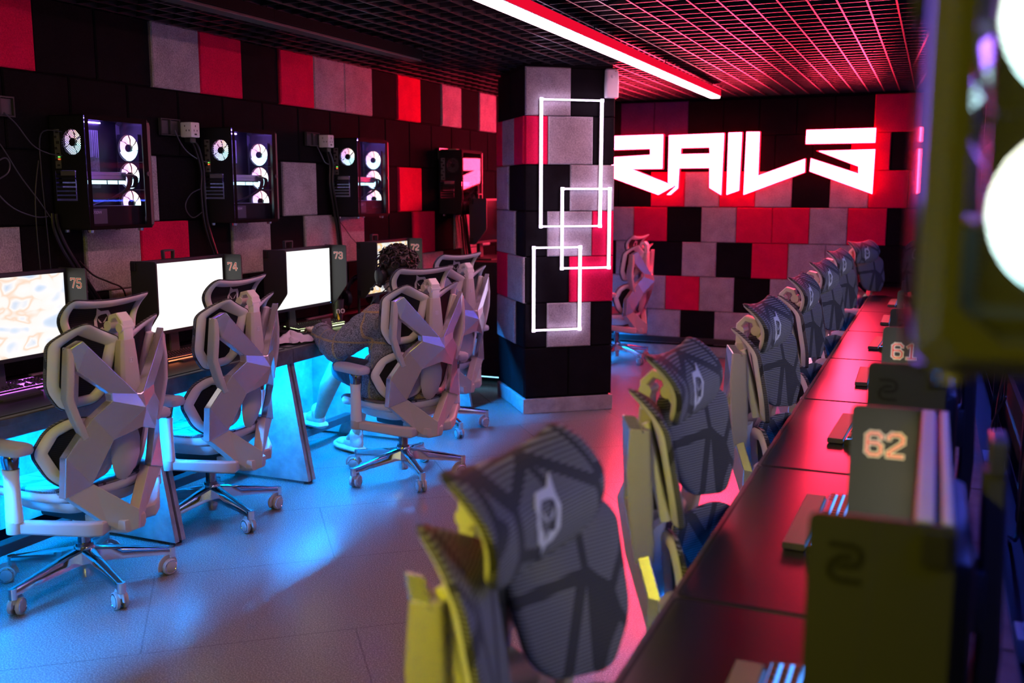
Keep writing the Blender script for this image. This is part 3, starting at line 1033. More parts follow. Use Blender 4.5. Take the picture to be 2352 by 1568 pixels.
    lo_ = lambda x_, z_: -.232 + .52 * abs(x_) - .10 * (z_ - .60)
    for sg in (-1, 1):
        P = [(sg * .178, 1.126), (sg * .014, 1.050), (sg * .040, .842), (sg * .075, .800), (sg * .188, .785), (sg * .243, .870), (sg * .250, 1.048)]
        if sg > 0: P = P[::-1]
        rad = [.028, .022, .03, .03, .03, .035, .025]
        if sg > 0: rad = rad[::-1]
        wing(P, rad, up_, t, 'backrest_wing', 'backrest_mesh', .040)
        P = [(sg * .170, .758), (sg * .035, .735), (sg * .030, .520), (sg * .160, .465), (sg * .232, .520), (sg * .286, .632), (sg * .240, .722)]
        rad = [.035, .04, .05, .05, .04, .03, .04]
        if sg > 0: P = P[::-1]; rad = rad[::-1]
        wing(P, rad, lo_, t, 'lumbar_wing', 'lumbar_mesh', .042)
    tg = MB()
    L = []
    for z, wd, y in ((.735, .050, -.262), (.70, .062, -.268), (.64, .074, -.272), (.58, .072, -.268), (.53, .055, -.258), (.497, .030, -.246), (.485, .010, -.240)):
        L.append([V((-wd, y + .010, z)), V((-wd * .8, y - .004, z)), V((0, y - .012, z)), V((wd * .8, y - .004, z)), V((wd, y + .010, z)), V((0, y + .016, z))])
    tg.loft(L, True, True)
    obj('lumbar_tongue', tg, M['beige'], t, 45)
    bmk = MB()
    bmk.box((0, -.268, .86), (.078, .04, .17), None, .012)
    bmk.box((0, -.262, .96), (.062, .03, .06), None, .01)
    obj('recline_block', bmk, BK, t, 40)
    # --- central post with its badge
    ps = MB()
    def sec(z, w_, y0, y1): return [V((-w_, y1, z)), V((-w_, y0 + .010, z)), V((-w_ * .70, y0, z)), V((w_ * .70, y0, z)), V((w_, y0 + .010, z)), V((w_, y1, z))]
    ps.loft([sec(.80, .052, -.318, -.268), sec(.85, .052, -.318, -.270), sec(.95, .044, -.315, -.272), sec(1.044, .034, -.312, -.276)], True, True)
    po = obj('centre_post', ps, M['beige'], t, 25, .003)
    bd = MB()
    bd.prism([rounded([(-.010, .955), (.010, .955), (.010, .975), (-.010, .975)], .004, 3, 1), rounded([(-.0072, .9578), (.0072, .9578), (.0072, .9722), (-.0072, .9722)], .002, 3, 1)], lambda u, v, w_: V((u, -.3152 - w_ + .0028 * (v - .95) / .09, v)), .0012)
    bd.prism([[(-.004, .961), (.004, .961), (.004, .969), (-.004, .969)]], lambda u, v, w_: V((u, -.3152 - w_ + .0028 * (v - .95) / .09, v)), .0010)
    obj('badge', bd, M['logo'], po, 0)
    # --- headrest arm
    ar = MB()
    ar.box((0, -.295, 1.062), (.050, .032, .055), None, .006)
    ar.tube([(0, -.300, 1.085), (0, -.298, 1.112), (0, -.276, 1.136), (0, -.245, 1.128), (0, -.232, 1.098)], [(.056, .022), (.056, .024), (.054, .022), (.050, .022), (.046, .020)], up=(0, -.4, 1))
    ar.cyl((-.031, -.294, 1.090), (.031, -.294, 1.090), .0175, n=22)
    ar.cyl((-.030, -.234, 1.094), (.030, -.234, 1.094), .0185, n=22)
    ar.tube([(0, -.232, 1.09), (0, -.222, 1.072), (0, -.208, 1.066)], [(.044, .02), (.05, .02), (.08, .018)], up=(0, -1, 0))
    ar.box((0, -.204, 1.070), (.105, .018, .024), None, .006)
    obj('headrest_arm', ar, W, t, 35)
    # --- headrest
    hy = lambda x_, z_: -.174 - (.070 if z_ > 1.104 else .032) * ((z_ - 1.104) / .095) ** 2 + .5 * x_ * x_
    P = [(-.187, 1.207), (-.10, 1.195), (0, 1.190), (.10, 1.195), (.187, 1.207), (.188, 1.130), (.162, 1.046), (.10, 1.028), (-.10, 1.028), (-.162, 1.046), (-.188, 1.130)]
    rad = [.022, .05, .06, .05, .022, .06, .05, .06, .06, .05, .06]
    hd = wing(P, rad, hy, t, 'headrest', 'headrest_mesh', .030)
    sc = .080
    e = emblem(lambda u, v, w_: V((u * sc, hy(u * sc, 1.105 + v * sc * 1.15) + .0146 + w_, 1.105 + v * sc * 1.15)), .0014)
    e2 = emblem(lambda u, v, w_: V((u * sc, hy(u * sc, 1.105 + v * sc * 1.15) - .0008 - w_, 1.105 + v * sc * 1.15)), .0012)
    n = len(e.v); e.v += e2.v; e.f += [tuple(n + i for i in f) for f in e2.f]; e.m += e2.m
    obj('emblem', e, M['logo'], hd, 0)
    # --- armrests
    for sg in (-1, 1):
        br = MB()
        br.tube([(sg * .06, -.205, .315), (sg * .135, -.238, .322), (sg * .175, -.215, .330), (sg * .345, -.045, .368)], [(.05, .05), (.045, .058), (.042, .056), (.050, .046)], up=(0, 0, 1))
        br.cyl((sg * .345, -.045, .345), (sg * .345, -.045, .392), .031, n=22)
        obj('armrest_bar', br, M['beige'], t, 30, .002)
        po = MB()
        m = Matrix.Translation((sg * .345, -.045, 0)) @ Matrix.Diagonal((.82, 1.05, 1, 1))
        po.lathe([(.0, .388), (.033, .388), (.034, .40), (.031, .48), (.030, .55), (.033, .585), (.033, .590), (0, .590)], m, 26)
        pp = obj('armrest_post', po, W, t, 40)
        co = MB()
        co.lathe([(.0, .588), (.029, .588), (.031, .60), (.036, .632), (.030, .645), (0, .645)], m, 26)
        obj('armrest_collar', co, M['darkchrome'], pp, 40)
        pd = MB()
        PP = [(-.045, -.115), (.045, -.115), (.048, .10), (.025, .150), (-.025, .150), (-.048, .10)]
        def al(d, z): return [V((sg * .345 + x_, -.02 + y_, z)) for x_, y_ in rounded(inset(PP, d), .028, 5, 2)]
        pd.loft([al(.02, .645), al(.004, .650), al(0, .662), al(.002, .680), al(.012, .688), al(.03, .689)], True, True)
        obj('armrest_pad', pd, M['pad'], t, 50)
    return t

CHAIR = make_chair()
CHAIR_USED = []
def place_chair(x, y, a, label, group):
    rz = PI / 2 - R(a)
    if not CHAIR_USED:
        CHAIR.location = (x, y, 0); CHAIR.rotation_euler = (0, 0, rz)
        CHAIR['label'] = label; CHAIR['group'] = group
        CHAIR_USED.append(1)
        return CHAIR
    return dup(CHAIR, (x, y, 0), rz, label, group)

GL = 'gaming chairs along the felt wall'
place_chair(-3.120, 2.885, 2, 'white backed mesh chair in front of monitor 75, nearest the frame edge', GL)
place_chair(-3.215, 3.775, -1, 'white backed mesh chair in front of the blank white screen 74', GL)
place_chair(-2.700, 4.785, 23.5, 'mesh chair with the person in the plaid jacket sitting on it', GL)
place_chair(-3.048, 5.892, 17, 'mesh chair half hidden behind the seated person and nearest the column', GL)
place_chair(-2.744, 9.019, 7, 'mesh chair standing by the back wall just past the column', GL)
GR = 'gaming chairs pushed up to the long desk'
for x, y, a, l in ((-.362, 1.356, 186, 'mesh chair facing the desk, closest to the camera with the big headrest emblem'),
                   (-.372, 2.462, 184, 'second mesh chair from the camera along the long desk'),
                   (-.350, 3.683, 186, 'third mesh chair from the camera along the long desk'),
                   (-.365, 4.900, 183, 'fourth mesh chair from the camera along the long desk'),
                   (-.380, 5.960, 188, 'fifth mesh chair from the camera along the long desk'),
                   (-.400, 7.150, 190, 'sixth mesh chair from the camera, second from the back wall end'),
                   (-.350, 8.500, 205, 'last mesh chair of the long desk, turned aside by the back wall')):
    place_chair(x, y, a, l, GR)
# ------------------------------------------------------------------ desks (local: sitter's edge at x = 0, wall side at +x, y along the row)
def make_desk(depth, width, led, led_x):
    t = thing('gaming_desk', '-', 'desk')
    hw = width / 2 - .002
    tp = MB()
    tp.mi = 0; tp.box((depth / 2, 0, .734), (depth, 2 * hw, .028), None, .0015); tp.box((.010, 0, .696), (.018, 2 * hw, .050), None, .0015)
    tp.mi = 1; tp.box((depth / 2 + .001, 0, .7489), (depth - .006, 2 * hw - .006, .003))
    obj('worktop', tp, [M['edge'], M['edge']], t, 0)
    for sg in (-1, 1):
        pn = MB()
        pl = [(.020, .719), (.020, .66), (-.098, .016), (depth - .06, .016), (depth - .06, .719)]
        y0 = sg * (hw - .006) - (.026 if sg > 0 else 0)
        pn.prism([pl], lambda u, v, w_: V((u, y0 + w_, v)), .026)
        p = obj('side_panel', pn, M['concrete'], t, 0, .0015)
        for fx in (-.07, depth - .10):
            ft = MB()
            ft.cyl((fx, y0 + .013, .0), (fx, y0 + .013, .017), .012, n=10)
            obj('levelling_foot', ft, M['black'], p)
    obj('back_panel', MB().box((depth - .05, 0, .40), (.018, 2 * hw - .06, .60)), M['concrete'], t, 0)
    obj('foot_rail', MB().box((depth * .46, 0, .135), (.060, 2 * hw - .07, .045), None, .003), M['dark'], t, 0)
    ls = MB()
    ls.box((led_x, 0, .716), (.010, 2 * hw - .10, .006))
    obj('led_strip', ls, led, t, 0)
    return t

DXL = -3.20
GD = 'desks along the felt wall'
yl = [(2.893, 'concrete look desk at the frame edge carrying monitor 75'), (3.943, 'concrete look desk carrying monitor 74, its splayed side panel glowing blue'),
      (4.993, 'concrete look desk where the person sits, carrying monitor 73'), (6.043, 'concrete look desk carrying monitor 72 behind the seated person')]
d0 = None
for y, l in yl:
    if d0 is None:
        d0 = make_desk(.64, 1.05, M['led'], .068)
        d0.location = (DXL, y, 0); d0.rotation_euler = (0, 0, PI); d0['label'] = l; d0['group'] = GD
    else: dup(d0, (DXL, y, 0), PI, l, GD)
dup(d0, (DXL, 1.843, 0), PI, 'concrete look desk nearest the camera, mostly cut off by the frame', GD)
dup(d0, (DXL, 9.00, 0), PI, 'desk in the far corner behind the patchwork column', GD)
GDR = 'units of the long desk'
r0 = None
ordn = ['unit of the long desk closest to the camera', 'unit of the long desk under monitor 62', 'unit of the long desk just beyond monitor 62', 'fourth unit of the long desk from the camera', 'fifth unit of the long desk from the camera',
        'sixth unit of the long desk from the camera', 'seventh unit of the long desk, reddened by the sign', 'eighth unit of the long desk, next to the last', 'last unit of the long desk, touching the back wall']
seams = [.870 + 1.103 * k for k in range(-1, 9)]
seams[-1] = 9.555
for k in range(9):
    y = (seams[k] + seams[k + 1]) / 2
    wdt = 1.103
    if r0 is None:
        r0 = make_desk(.66, wdt, M['ledr'], .068)
        r0.location = (-.475, y, 0); r0['label'] = 'dark ' + ordn[k]; r0['group'] = GDR
    else:
        o = dup(r0, (-.475, y, 0), 0, 'dark ' + ordn[k], GDR)
        if k == 8: o.scale = (1, (seams[9] - seams[8]) / wdt, 1)

# ------------------------------------------------------------------ desk mats
def make_mat(d, w):
    mb = MB()
    Q = [(0, -w / 2), (d, -w / 2), (d, w / 2), (0, w / 2)]
    def lp(dd, z): return [V((a, b, z)) for a, b in rounded(inset(Q, dd), .022, 5, 1)]
    mb.mi = 1
    mb.loft([lp(0, .0), lp(0, .0025), lp(.0015, .0032), lp(.0075, .0032)], True)
    mb.mi = 0
    mb.loft([lp(.0075, .0032), lp(.0076, .0030)], False, True)
    return obj('desk_mat', mb, [M['mat'], M['matedge']], None, 0)
m0 = None
for i, (y, l) in enumerate(((2.893, 'under keyboard 75 at the frame edge'), (3.943, 'before the blank white screen 74'), (4.993, 'under the seated person\'s hands'), (6.043, 'before monitor 72'))):
    if m0 is None:
        m0 = make_mat(.52, 1.02); o = m0
    else:
        o = m0.copy(); COL.objects.link(o)
    o.location = (DXL - .035, y, .7505); o.rotation_euler = (0, 0, PI)
    tag(o, 'dark desk mat ' + l, 'desk mat', 'desk mats along the felt wall')
m1 = None
for k in range(9):
    y = (seams[k] + seams[k + 1]) / 2
    if m1 is None:
        m1 = make_mat(.50, 1.094); o = m1
    else:
        o = m1.copy(); COL.objects.link(o)
        if k == 8: o.scale = (1, (seams[9] - seams[8]) / 1.103, 1)
    o.location = (-.462, y, .7505)
    tag(o, 'black edged desk mat on the ' + ordn[k], 'desk mat', 'desk mats on the long desk')

# ------------------------------------------------------------------ monitors (local: screen faces +Y at y = 0, desk top at z = .750)
def make_monitor(screen, num, side, logo_side=None, topled=False, gname=''):
    t = thing('monitor', '-', 'monitor')
    zc, sw, sh = 1.083, .597, .336
    b = MB()
    b.box((0, -.022, zc), (sw + .026, .036, sh + .034), None, .003)
    b.box((0, -.050, zc - .01), (.40, .05, .24), None, .02)
    h = obj('housing', b, M['black'], t, 40)
    bz = MB()
    w_, k = sw / 2 + .013, sh / 2 + .017
    bz.prism([[(-w_, zc - k), (w_, zc - k), (w_, zc + k), (-w_, zc + k)], [(-sw / 2, zc - sh / 2), (sw / 2, zc - sh / 2), (sw / 2, zc + sh / 2), (-sw / 2, zc + sh / 2)]], lambda u, v, q: V((u, -.004 + q, v)), .005)
    obj('bezel', bz, M['black'], t, 0)
    obj('screen', MB().box((0, -.0035, zc), (sw, .003, sh)), screen, t, 0)
    obj('power_light', MB().box((-sw / 2 + .004, .0012, zc - sh / 2 - .009), (.006, .002, .002)), M['kblue'], t, 0)
    for sg in (-1, 1):
        sd = MB()
        x0 = sg * (sw / 2 + .0175)
        pl = rounded([(-.045, 1.271), (.112, 1.271), (.112, 1.020), (.012, .893), (-.045, .893)], [.004, .012, .012, .012, .004], 3, 1)
        sd.prism([pl], lambda u, v, q: V((x0 - .004 + q, u, v)), .008)
        s_ = obj('side_hood', sd, M['shield'], t, 0)
        for cz in (1.245, .93):
            cl = MB()
            cl.box((x0 + sg * .008, -.024, cz), (.010, .030, .040), None, .002)
            obj('hood_clip', cl, M['black'], s_, 0)
        if sg == side:
            # numerals on the inner face, read from the sitter's side
            s2 = -sg
            f = lambda u, v, q: V((x0 + s2 * (.004 + q), .055 + s2 * u * (1 if side < 0 else 1), 1.205 + v))
            dg = digits(num, .038, f, .235, .095)
            obj('number', dg, [M['paleprint'], M['redprint']], s_, 0)
        if logo_side == sg:
            lg = MB()
            lines = [[(-.5, .62), (.15, .62), (.42, .50), (.5, .25), (.42, .0), (.15, -.10), (-.22, -.10)],
                     [(.5, -.62), (-.15, -.62), (-.42, -.50), (-.5, -.25), (-.42, .0), (-.15, .22), (.18, .22)]]
            for li in lines:
                pts = spline([(p[0] * .034, 0, p[1] * .034) for p in li], 4)
                for i in range(len(pts) - 1):
                    a = V((pts[i].x, pts[i].z)); c = V((pts[i + 1].x, pts[i + 1].z))
                    tt = (c - a).normalized() * .0035; qq = V((-tt.y, tt.x))
                    lg.prism([[tuple(a - qq - tt * .4), tuple(c - qq + tt * .4), tuple(c + qq + tt * .4), tuple(a + qq - tt * .4)]], lambda u, v, q: V((x0 + sg * (.004 + q), .070 - u * sg * -1, 1.214 + v)), .0008 + i * 1e-5)
            obj('hood_emblem', lg, M['darkprint'], s_, 0)
    if logo_side:
        for ly, lw_ in ((-.012, .020), (-.036, .012)):
            le = MB(); le.box((0, ly, zc + sh / 2 + .019), (sw + .02, lw_, .005), None, .002)
            obj('top_ledge', le, M['pad'], t, 0)
    st = MB()
    st.tube([(0, -.095, .770), (0, -.105, 1.0), (0, -.098, 1.262)], [(.075, .035), (.062, .032), (.060, .030)], up=(0, -1, 0))
    st.box((0, -.07, 1.08), (.09, .05, .09), None, .006)
    st2 = obj('stand', st, M['dark'], t, 30)
    bs = MB()
    bs.tube([(0, -.16, .760), (0, -.02, .758), (0, .055, .756)], [(.22, .014), (.26, .012), (.20, .010)], up=(0, 0, 1))
    obj('stand_base', bs, M['dark'], t, 30)
    hl = MB()
    hl.tube(spline([(-.034, -.10, 1.262), (-.036, -.10, 1.296), (-.030, -.10, 1.304), (.030, -.10, 1.304), (.036, -.10, 1.296), (.034, -.10, 1.262)], 3), (.010, .020), up=(0, -1, 0))
    obj('carry_handle', hl, M['dark'], t, 30)
    return t
GM = 'hooded monitors along the felt wall'
XM = -3.51
for num, scr, ye in (('75', 's75', 3.230), ('74', 's74', 4.290), ('73', 's73', 5.320), ('72', 's72', 6.330)):
    o = make_monitor(M[scr], num, -1)
    o.location = (XM, ye - .2985, 0); o.rotation_euler = (0, 0, -PI / 2)
    o['label'] = {'75': 'lit gaming monitor with 75 on its hood, showing pale weapons', '74': 'lit white gaming monitor with 74 on its hood', '73': 'lit gaming monitor with 73 on its dark blue hood, before the person', '72': 'lit gaming monitor with 72 on its hood, behind the person\'s head'}[num]
    o['group'] = GM
# one more behind the counter, switched off
M['off'] = pbr('screen_off', (.006, .006, .008), .2)
o = make_monitor(M['off'], '71', -1)
o.location = (XM, 7.86, .0); o.rotation_euler = (0, 0, -PI / 2)
o['label'] = 'dark monitor hood standing on the far counter beside the column'; o['group'] = GM
GMR = 'hooded monitors on the long desk'
mr = make_monitor(M['sright'], '62', 1, -1)
XMR = -.003
ml = ['hooded monitor with 62 in cream and red, curled emblem on its near hood', 'second hooded monitor from the camera, emblem hood partly behind the wall computer foot', 'third hooded monitor from the camera on the long desk', 'fourth hooded monitor from the camera on the long desk',
      'fifth hooded monitor from the camera on the long desk', 'sixth hooded monitor from the camera on the long desk', 'hooded monitor closest to the back wall on the long desk']
mr.location = (XMR, 1.475, -.037); mr.rotation_euler = (0, 0, PI / 2); mr['label'] = ml[0]; mr['group'] = GMR
for k in range(1, 7):
    dup(mr, (XMR, 1.475 + 1.100 * k, -.037), PI / 2, ml[k], GMR)

# numbers on the copies differ: give the second one its own
def renumber(root, num):
    for s_ in root.children:
        for c in s_.children:
            if c.name.startswith('number'):
                par = c.parent
                x0 = .316
                f = lambda u, v, q: V((x0 - (.004 + q), .055 - u, 1.205 + v))
                me = obj('number', digits(num, .038, f, .235, .095), [M['paleprint'], M['redprint']], None, 0)
                c.data = me.data
                bpy.data.objects.remove(me)
allm = [o for o in bpy.data.objects if o.get('group') == GMR]
allm.sort(key=lambda o: o.location.y)
for o, nn in zip(allm[1:], ('61', '64', '63', '65', '66', '67')):
    renumber(o, nn)

# ------------------------------------------------------------------ keyboards (local: keys read from -Y side, x along)
M['rest'] = pbr('wrist_rest_foam', (.11, .10, .10), .5)
def make_keyboard(glow, wrist=False):
    t = thing('keyboard', '-', 'keyboard')
    b = MB()
    pr = [(-.068, 0), (-.068, .016), (-.064, .020), (.060, .031), (.066, .028), (.066, 0)]
    L = [[V((x, y, z)) for y, z in pr] for x in (-.222, -.220, .220, .222)]
    b.loft(L, True, True)
    obj('keyboard_body', b, M['keybody'], t, 25)
    gl = MB()
    gl.box((0, -.002, .0262), (.428, .118, .0012), Matrix.Rotation(R(5), 3, 'X'))
    gl.box((0, -.0687, .010), (.40, .0012, .006))
    obj('key_backlight', gl, glow, t, 0)
    k = MB()
    rows = [(-.053, [1.25, 1.25, 1.25, 6.25, 1.25, 1.25, 1.25, 1.25, 0, 1, 1, 1, 0, 2, 1, 1]), (-.034, [2.25] + [1] * 10 + [2.75, 0, -1, 1, -1, 0, 1, 1, 1, 1]), (-.015, [1.75] + [1] * 11 + [2.25, 0, -3, 0, 1, 1, 1]),
            (.004, [1.5] + [1] * 12 + [1.5, 0, 1, 1, 1, 0, 1, 1, 1, 1]), (.023, [1] * 13 + [2, 0, 1, 1, 1, 0, 1, 1, 1, 1]), (.047, [1, -1, 1, 1, 1, 1, -.5, 1, 1, 1, 1, -.5, 1, 1, 1, 1, 0, 1, 1, 1])]
    for y, ws in rows:
        x = -.2125
        for w_ in ws:
            u = .0188
            if w_ == 0: x += .006; continue
            if w_ < 0: x += -w_ * u; continue
            W2 = w_ * u
            if x + W2 > .2145: break
            cx = x + W2 / 2; z = .0265 + y * .0875; hx = W2 / 2 - .0024; hy2 = .0070
            k.loft([[V((cx - hx, y - hy2, z)), V((cx + hx, y - hy2, z)), V((cx + hx, y + hy2, z)), V((cx - hx, y + hy2, z))],
                    [V((cx - hx + .0022, y - hy2 + .0022, z + .0082)), V((cx + hx - .0022, y - hy2 + .0022, z + .0082)), V((cx + hx - .0022, y + hy2 - .001, z + .0085)), V((cx - hx + .0022, y + hy2 - .001, z + .0085))]], False, True)
            x += W2
    obj('key', k, M['keycap'], t, 0)
    if wrist:
        wr = MB()
        wr.tube([(-.21, -.098, .010), (0, -.098, .011), (.21, -.098, .010)], (.052, .016), up=(0, 0, 1))
        obj('wrist_rest', wr, M['rest'], t, 40)
    return t
GK = 'glowing keyboards'
for glow, x, y, rz, l, z in (('kpurple', -3.605, 2.945, 0, 'black keyboard with purple glow under monitor 75', .754), ('korange', -3.545, 4.02, -2, 'black keyboard with orange red glow under the blank white screen 74', .754),
                          ('kgreen', -3.555, 5.20, -8, 'black keyboard with pale lime glow under the person\'s hand', .754), ('kwhite', -3.47, 6.10, 4, 'black keyboard with white blue glow beyond the person\'s arm', .754)):
    o = make_keyboard(M[glow]); o.location = (x, y, z); o.rotation_euler = (0, 0, PI / 2 + R(rz)); o['label'] = l; o['group'] = GK
k0 = None
kl = ['keyboard with blue lights at the bottom edge, in front of monitor 62', 'keyboard beyond the 62 hood, blue lights between red keys', 'third keyboard from the camera on the long desk', 'fourth keyboard from the camera on the long desk', 'fifth keyboard from the camera on the long desk', 'sixth keyboard from the camera on the long desk', 'keyboard closest to the back wall on the long desk']
for k in range(7):
    loc = (-.165 + (0 if k else .005), (1.485 if k == 0 else 1.475 + 1.1 * k - .02), .754)
    if k0 is None:
        k0 = make_keyboard(M['kblue'], True); k0.location = loc; k0.rotation_euler = (0, 0, -PI / 2); k0['label'] = kl[0]; k0['group'] = GK
    else: dup(k0, loc, -PI / 2 + R(random.uniform(-3, 3)), kl[k], GK)

# ------------------------------------------------------------------ wall computers (local: back against y-z plane x = 0, glass side at x = .215, rear at y = 0, front at y = .43)
PW, PL, PH = .213, .405, .53
def make_pc(lit=True, big=False, label700=True, galax=False):
    t = thing('desktop_computer', '-', 'computer')
    cs = MB()
    a = .006
    cs.mi = 0
    cs.box((a / 2, PL / 2, PH / 2), (a, PL, PH))                       # wall side sheet
    cs.box((PW / 2, PL / 2, PH - a / 2), (PW, PL, a))                   # top
    cs.box((PW / 2, PL / 2, a / 2), (PW, PL, a))                        # floor
    # rear sheet round the fan opening and slots
    fx, fz, fr = .130, .405, .060
    rear = [[(0, 0), (PW, 0), (PW, PH), (0, PH)], rounded([(fx - fr, fz - fr), (fx + fr, fz - fr), (fx + fr, fz + fr), (fx - fr, fz + fr)], .035, 5, 1), [(.025, .285), (.062, .285), (.062, .465), (.025, .465)], [(.020, .135), (.150, .135), (.150, .275), (.020, .275)]]
    cs.prism(rear, lambda u, v, w_: V((u, w_, v)), .004)
    cs.mi = 0
    case = obj('case_frame', cs, M['steel'], t, 0)
    fr_ = MB()
    gw = .018
    z0, z1, y0, y1 = 0.0, PH, .0, PL - .012
    fr_.prism([[(y0, z0), (y1, z0), (y1, z1), (y0, z1)], [(y0 + .022, .018), (y1 - .032, .018), (y1 - .032, z1 - .024), (y0 + .022, z1 - .024)]], lambda u, v, w_: V((PW + .0062 + w_, u, v)), .0012)
    obj('glass_border', fr_, M['border'], t, 0)
    obj('side_glass', MB().box((PW + .0045, (y0 + y1) / 2, PH / 2), (.003, y1 - y0, PH)), M['glass'], t, 0)
    kn = MB(); kn.cyl((PW + .006, PL - .024, .265), (PW + .016, PL - .024, .265), .011, n=18)
    obj('glass_knob', kn, M['satin'], t, 40)
    # front panel with bevelled long edges and a chamfered mesh window
    f = MB()
    L = []
    for d, y in ((.0, PL - .010), (.0, PL + .010), (.016, PL + .032)):
        k2 = .016
        q = [(-.002 + d, d + k2), (-.002 + d + k2, d), (PW + .002 - d - k2, d), (PW + .002 - d, d + k2), (PW + .002 - d, PH - d - k2), (PW + .002 - d - k2, PH - d), (-.002 + d + k2, PH - d), (-.002 + d, PH - d - k2)]
        L.append([V((u, y, v)) for u, v in q])
    f.loft(L)
    win = [(.030, .052), (.060, .028), (PW - .055, .028), (PW - .026, .052), (PW - .026, PH - .05), (PW - .05, PH - .026), (.054, PH - .026), (.030, PH - .05)]
    outer = [(.014, .032), (.030, .016), (PW - .030, .016), (PW - .014, .032), (PW - .014, PH - .032), (PW - .030, PH - .016), (.030, PH - .016), (.014, PH - .032)]
    f.prism([outer, win], lambda u, v, w_: V((u, PL + .032 - w_, v)), .012)
    fp = obj('front_panel', f, M['frontpaint'], t, 0)
    mm = MB()
    mm.prism([win], lambda u, v, w_: V((u, PL + .020 + w_, v)), .0012)
    obj('front_mesh', mm, M['perf'], fp, 0)
    for fy in (.035, PL - .05):
        for fx_ in (.03, PW - .03):
            ft = MB()
            ft.cyl((fx_, fy, -.014), (fx_, fy, .001), .014, .016, n=14)
            obj('foot', ft, M['chrome'], t, 40)
    # rear hardware
    hx = MB(); hx.box((fx, .0015, fz), (fr * 2 + .004, .0012, fr * 2 + .004))
    obj('rear_grille', hx, M['hexperf'], case, 0)
    io = MB()
    io.mi = 0; io.box((.0435, .004, .375), (.037, .006, .180))
    io.mi = 1
    for i, (zz, hh) in enumerate(((.452, .012), (.43, .016), (.405, .02), (.378, .016), (.352, .012), (.325, .016), (.30, .012))):
        io.box((.0435 + (-.008 if i % 2 else .004), .000, zz), (.018, .004, hh * .7))
    obj('io_panel', io, [M['alu'], M['dark']], case, 0)
    if lit:
        li = MB(); li.box((.050, -.002, .338), (.004, .004, .004)); obj('link_light', li, M['ledgreen'], case, 0)
        li = MB(); li.box((.050, -.002, .328), (.005, .004, .004)); obj('fault_light', li, M['ledred'], case, 0)
    sl = MB()
    for i in range(7):
        zz = .268 - i * .0195
        sl.box((.082, .003, zz), (.118, .004, .0125))
    obj('slot_cover', sl, M['satin'], case, 0)
    gp = MB(); gp.box((.10, .0, .262), (.09, .003, .020)); obj('card_bracket', gp, M['alu'], case, 0)
    ps = MB()
    ps.mi = 0
    ps.box((.11, .10, .058), (.150, .16, .088), None, .002)
    psu = obj('power_supply', ps, M['dark'], t, 0)
    pl = MB(); pl.box((PW - .0235, .085, .062), (.002, .100, .070)); obj('supply_label', pl, M['label'], psu, 0)
    if label700:
        mtx = Matrix.Translation((PW - .0222, .075, .080)) @ Matrix.Rotation(PI / 2, 4, 'Z') @ Matrix.Rotation(PI / 2, 4, 'X')
        text_mesh('supply_rating', '700W', .021, M['cuptext'], psu, mtx)
    # interior
    sh = MB()
    sh.box((PW / 2 - .012, .205, .108), (PW - .05, .36, .003))
    sh.mi = 1
    sh.box((PW - .027, .200, .057), (.004, .365, .104))
    obj('supply_shroud', sh, [M['paint'], M['steel']], t, 0)
    if galax:
        mtx = Matrix.Translation((PW - .0245, .262, .062)) @ Matrix.Rotation(PI / 2, 4, 'Z') @ Matrix.Rotation(PI / 2, 4, 'X')
        text_mesh('case_lettering', 'GALAX', .026, M['label'], t, mtx)
    bd = MB()
    bd.mi = 0; bd.box((.030, .145, .335), (.004, .235, .28))
    bd.mi = 1
    bd.box((.045, .105, .405), (.03, .065, .070)); bd.box((.042, .035, .40), (.03, .03, .12)); bd.box((.042, .10, .470), (.03, .12, .022))
    for i in range(4): bd.box((.05, .185 + i * .011, .405), (.045, .005, .13))
    obj('motherboard', bd, [M['pcb'], M['paint']], t, 0)
    gpu = MB()
    gpu.mi = 0; gpu.box((.105, .155, .262), (.120, .285, .018), None, .002); gpu.box((.150, .165, .245), (.03, .26, .016))
    gpu.mi = 1; gpu.box((.105, .155, .240), (.118, .280, .026), None, .003)
    gpo = obj('graphics_card', gpu, [M['alu'], M['dark']], t, 0)
    gb = MB()
    for a_, b_ in ((.02, .165), (.175, .235), (.245, .285)): gb.box((.166, (a_ + b_) / 2, .222), (.004, b_ - a_, .018))
    obj('light_bar', gb, M['rgb'] if lit else M['dark'], gpo, 0)
    cb = MB()
    for i in range(5):
        j = i * .006
        cb.tube(spline([(.165, .265 + j, .262), (.185, .285 + j, .245), (.180, .270 + j, .190), (.150, .20 + j, .145), (.10, .14 + j, .115)], 5), .0035, 6)
        cb.tube(spline([(.165, .275 + j, .262), (.182, .325 + j, .25), (.172, .330 + j, .205), (.150, .305 + j, .20)], 5), .003, 6)
    obj('power_lead', cb, M['cable'], t, 40)
    if lit:
        l = MB()
        for yy, zz in ((.035, .445), (.040, .300), (.04, .345)): l.ell((.075, yy, zz), (.012, .014, .012), 12, 8)
        l.box((.060, .055, .385), (.004, .03, .06))
        obj('memory_light', l, M['glowwhite'], t)
        l = MB(); l.box((.185, .20, .516), (.010, .34, .004)); l.box((.197, .0125, .30), (.006, .006, .36)); l.box((.012, .17, .512), (.004, .26, .006))
        obj('case_fill_glow', l, M['glowviolet'], t, 0)  # strips tucked behind the edges, added to fill the case with violet light
    # fans: three behind the front, one at the rear
    fm = M['fanbig'] if big else M['fan']
    spots = [(.106, PL - .014, .392), (.106, PL - .014, .255), (.106, PL - .014, .118), (fx, .018, fz)]
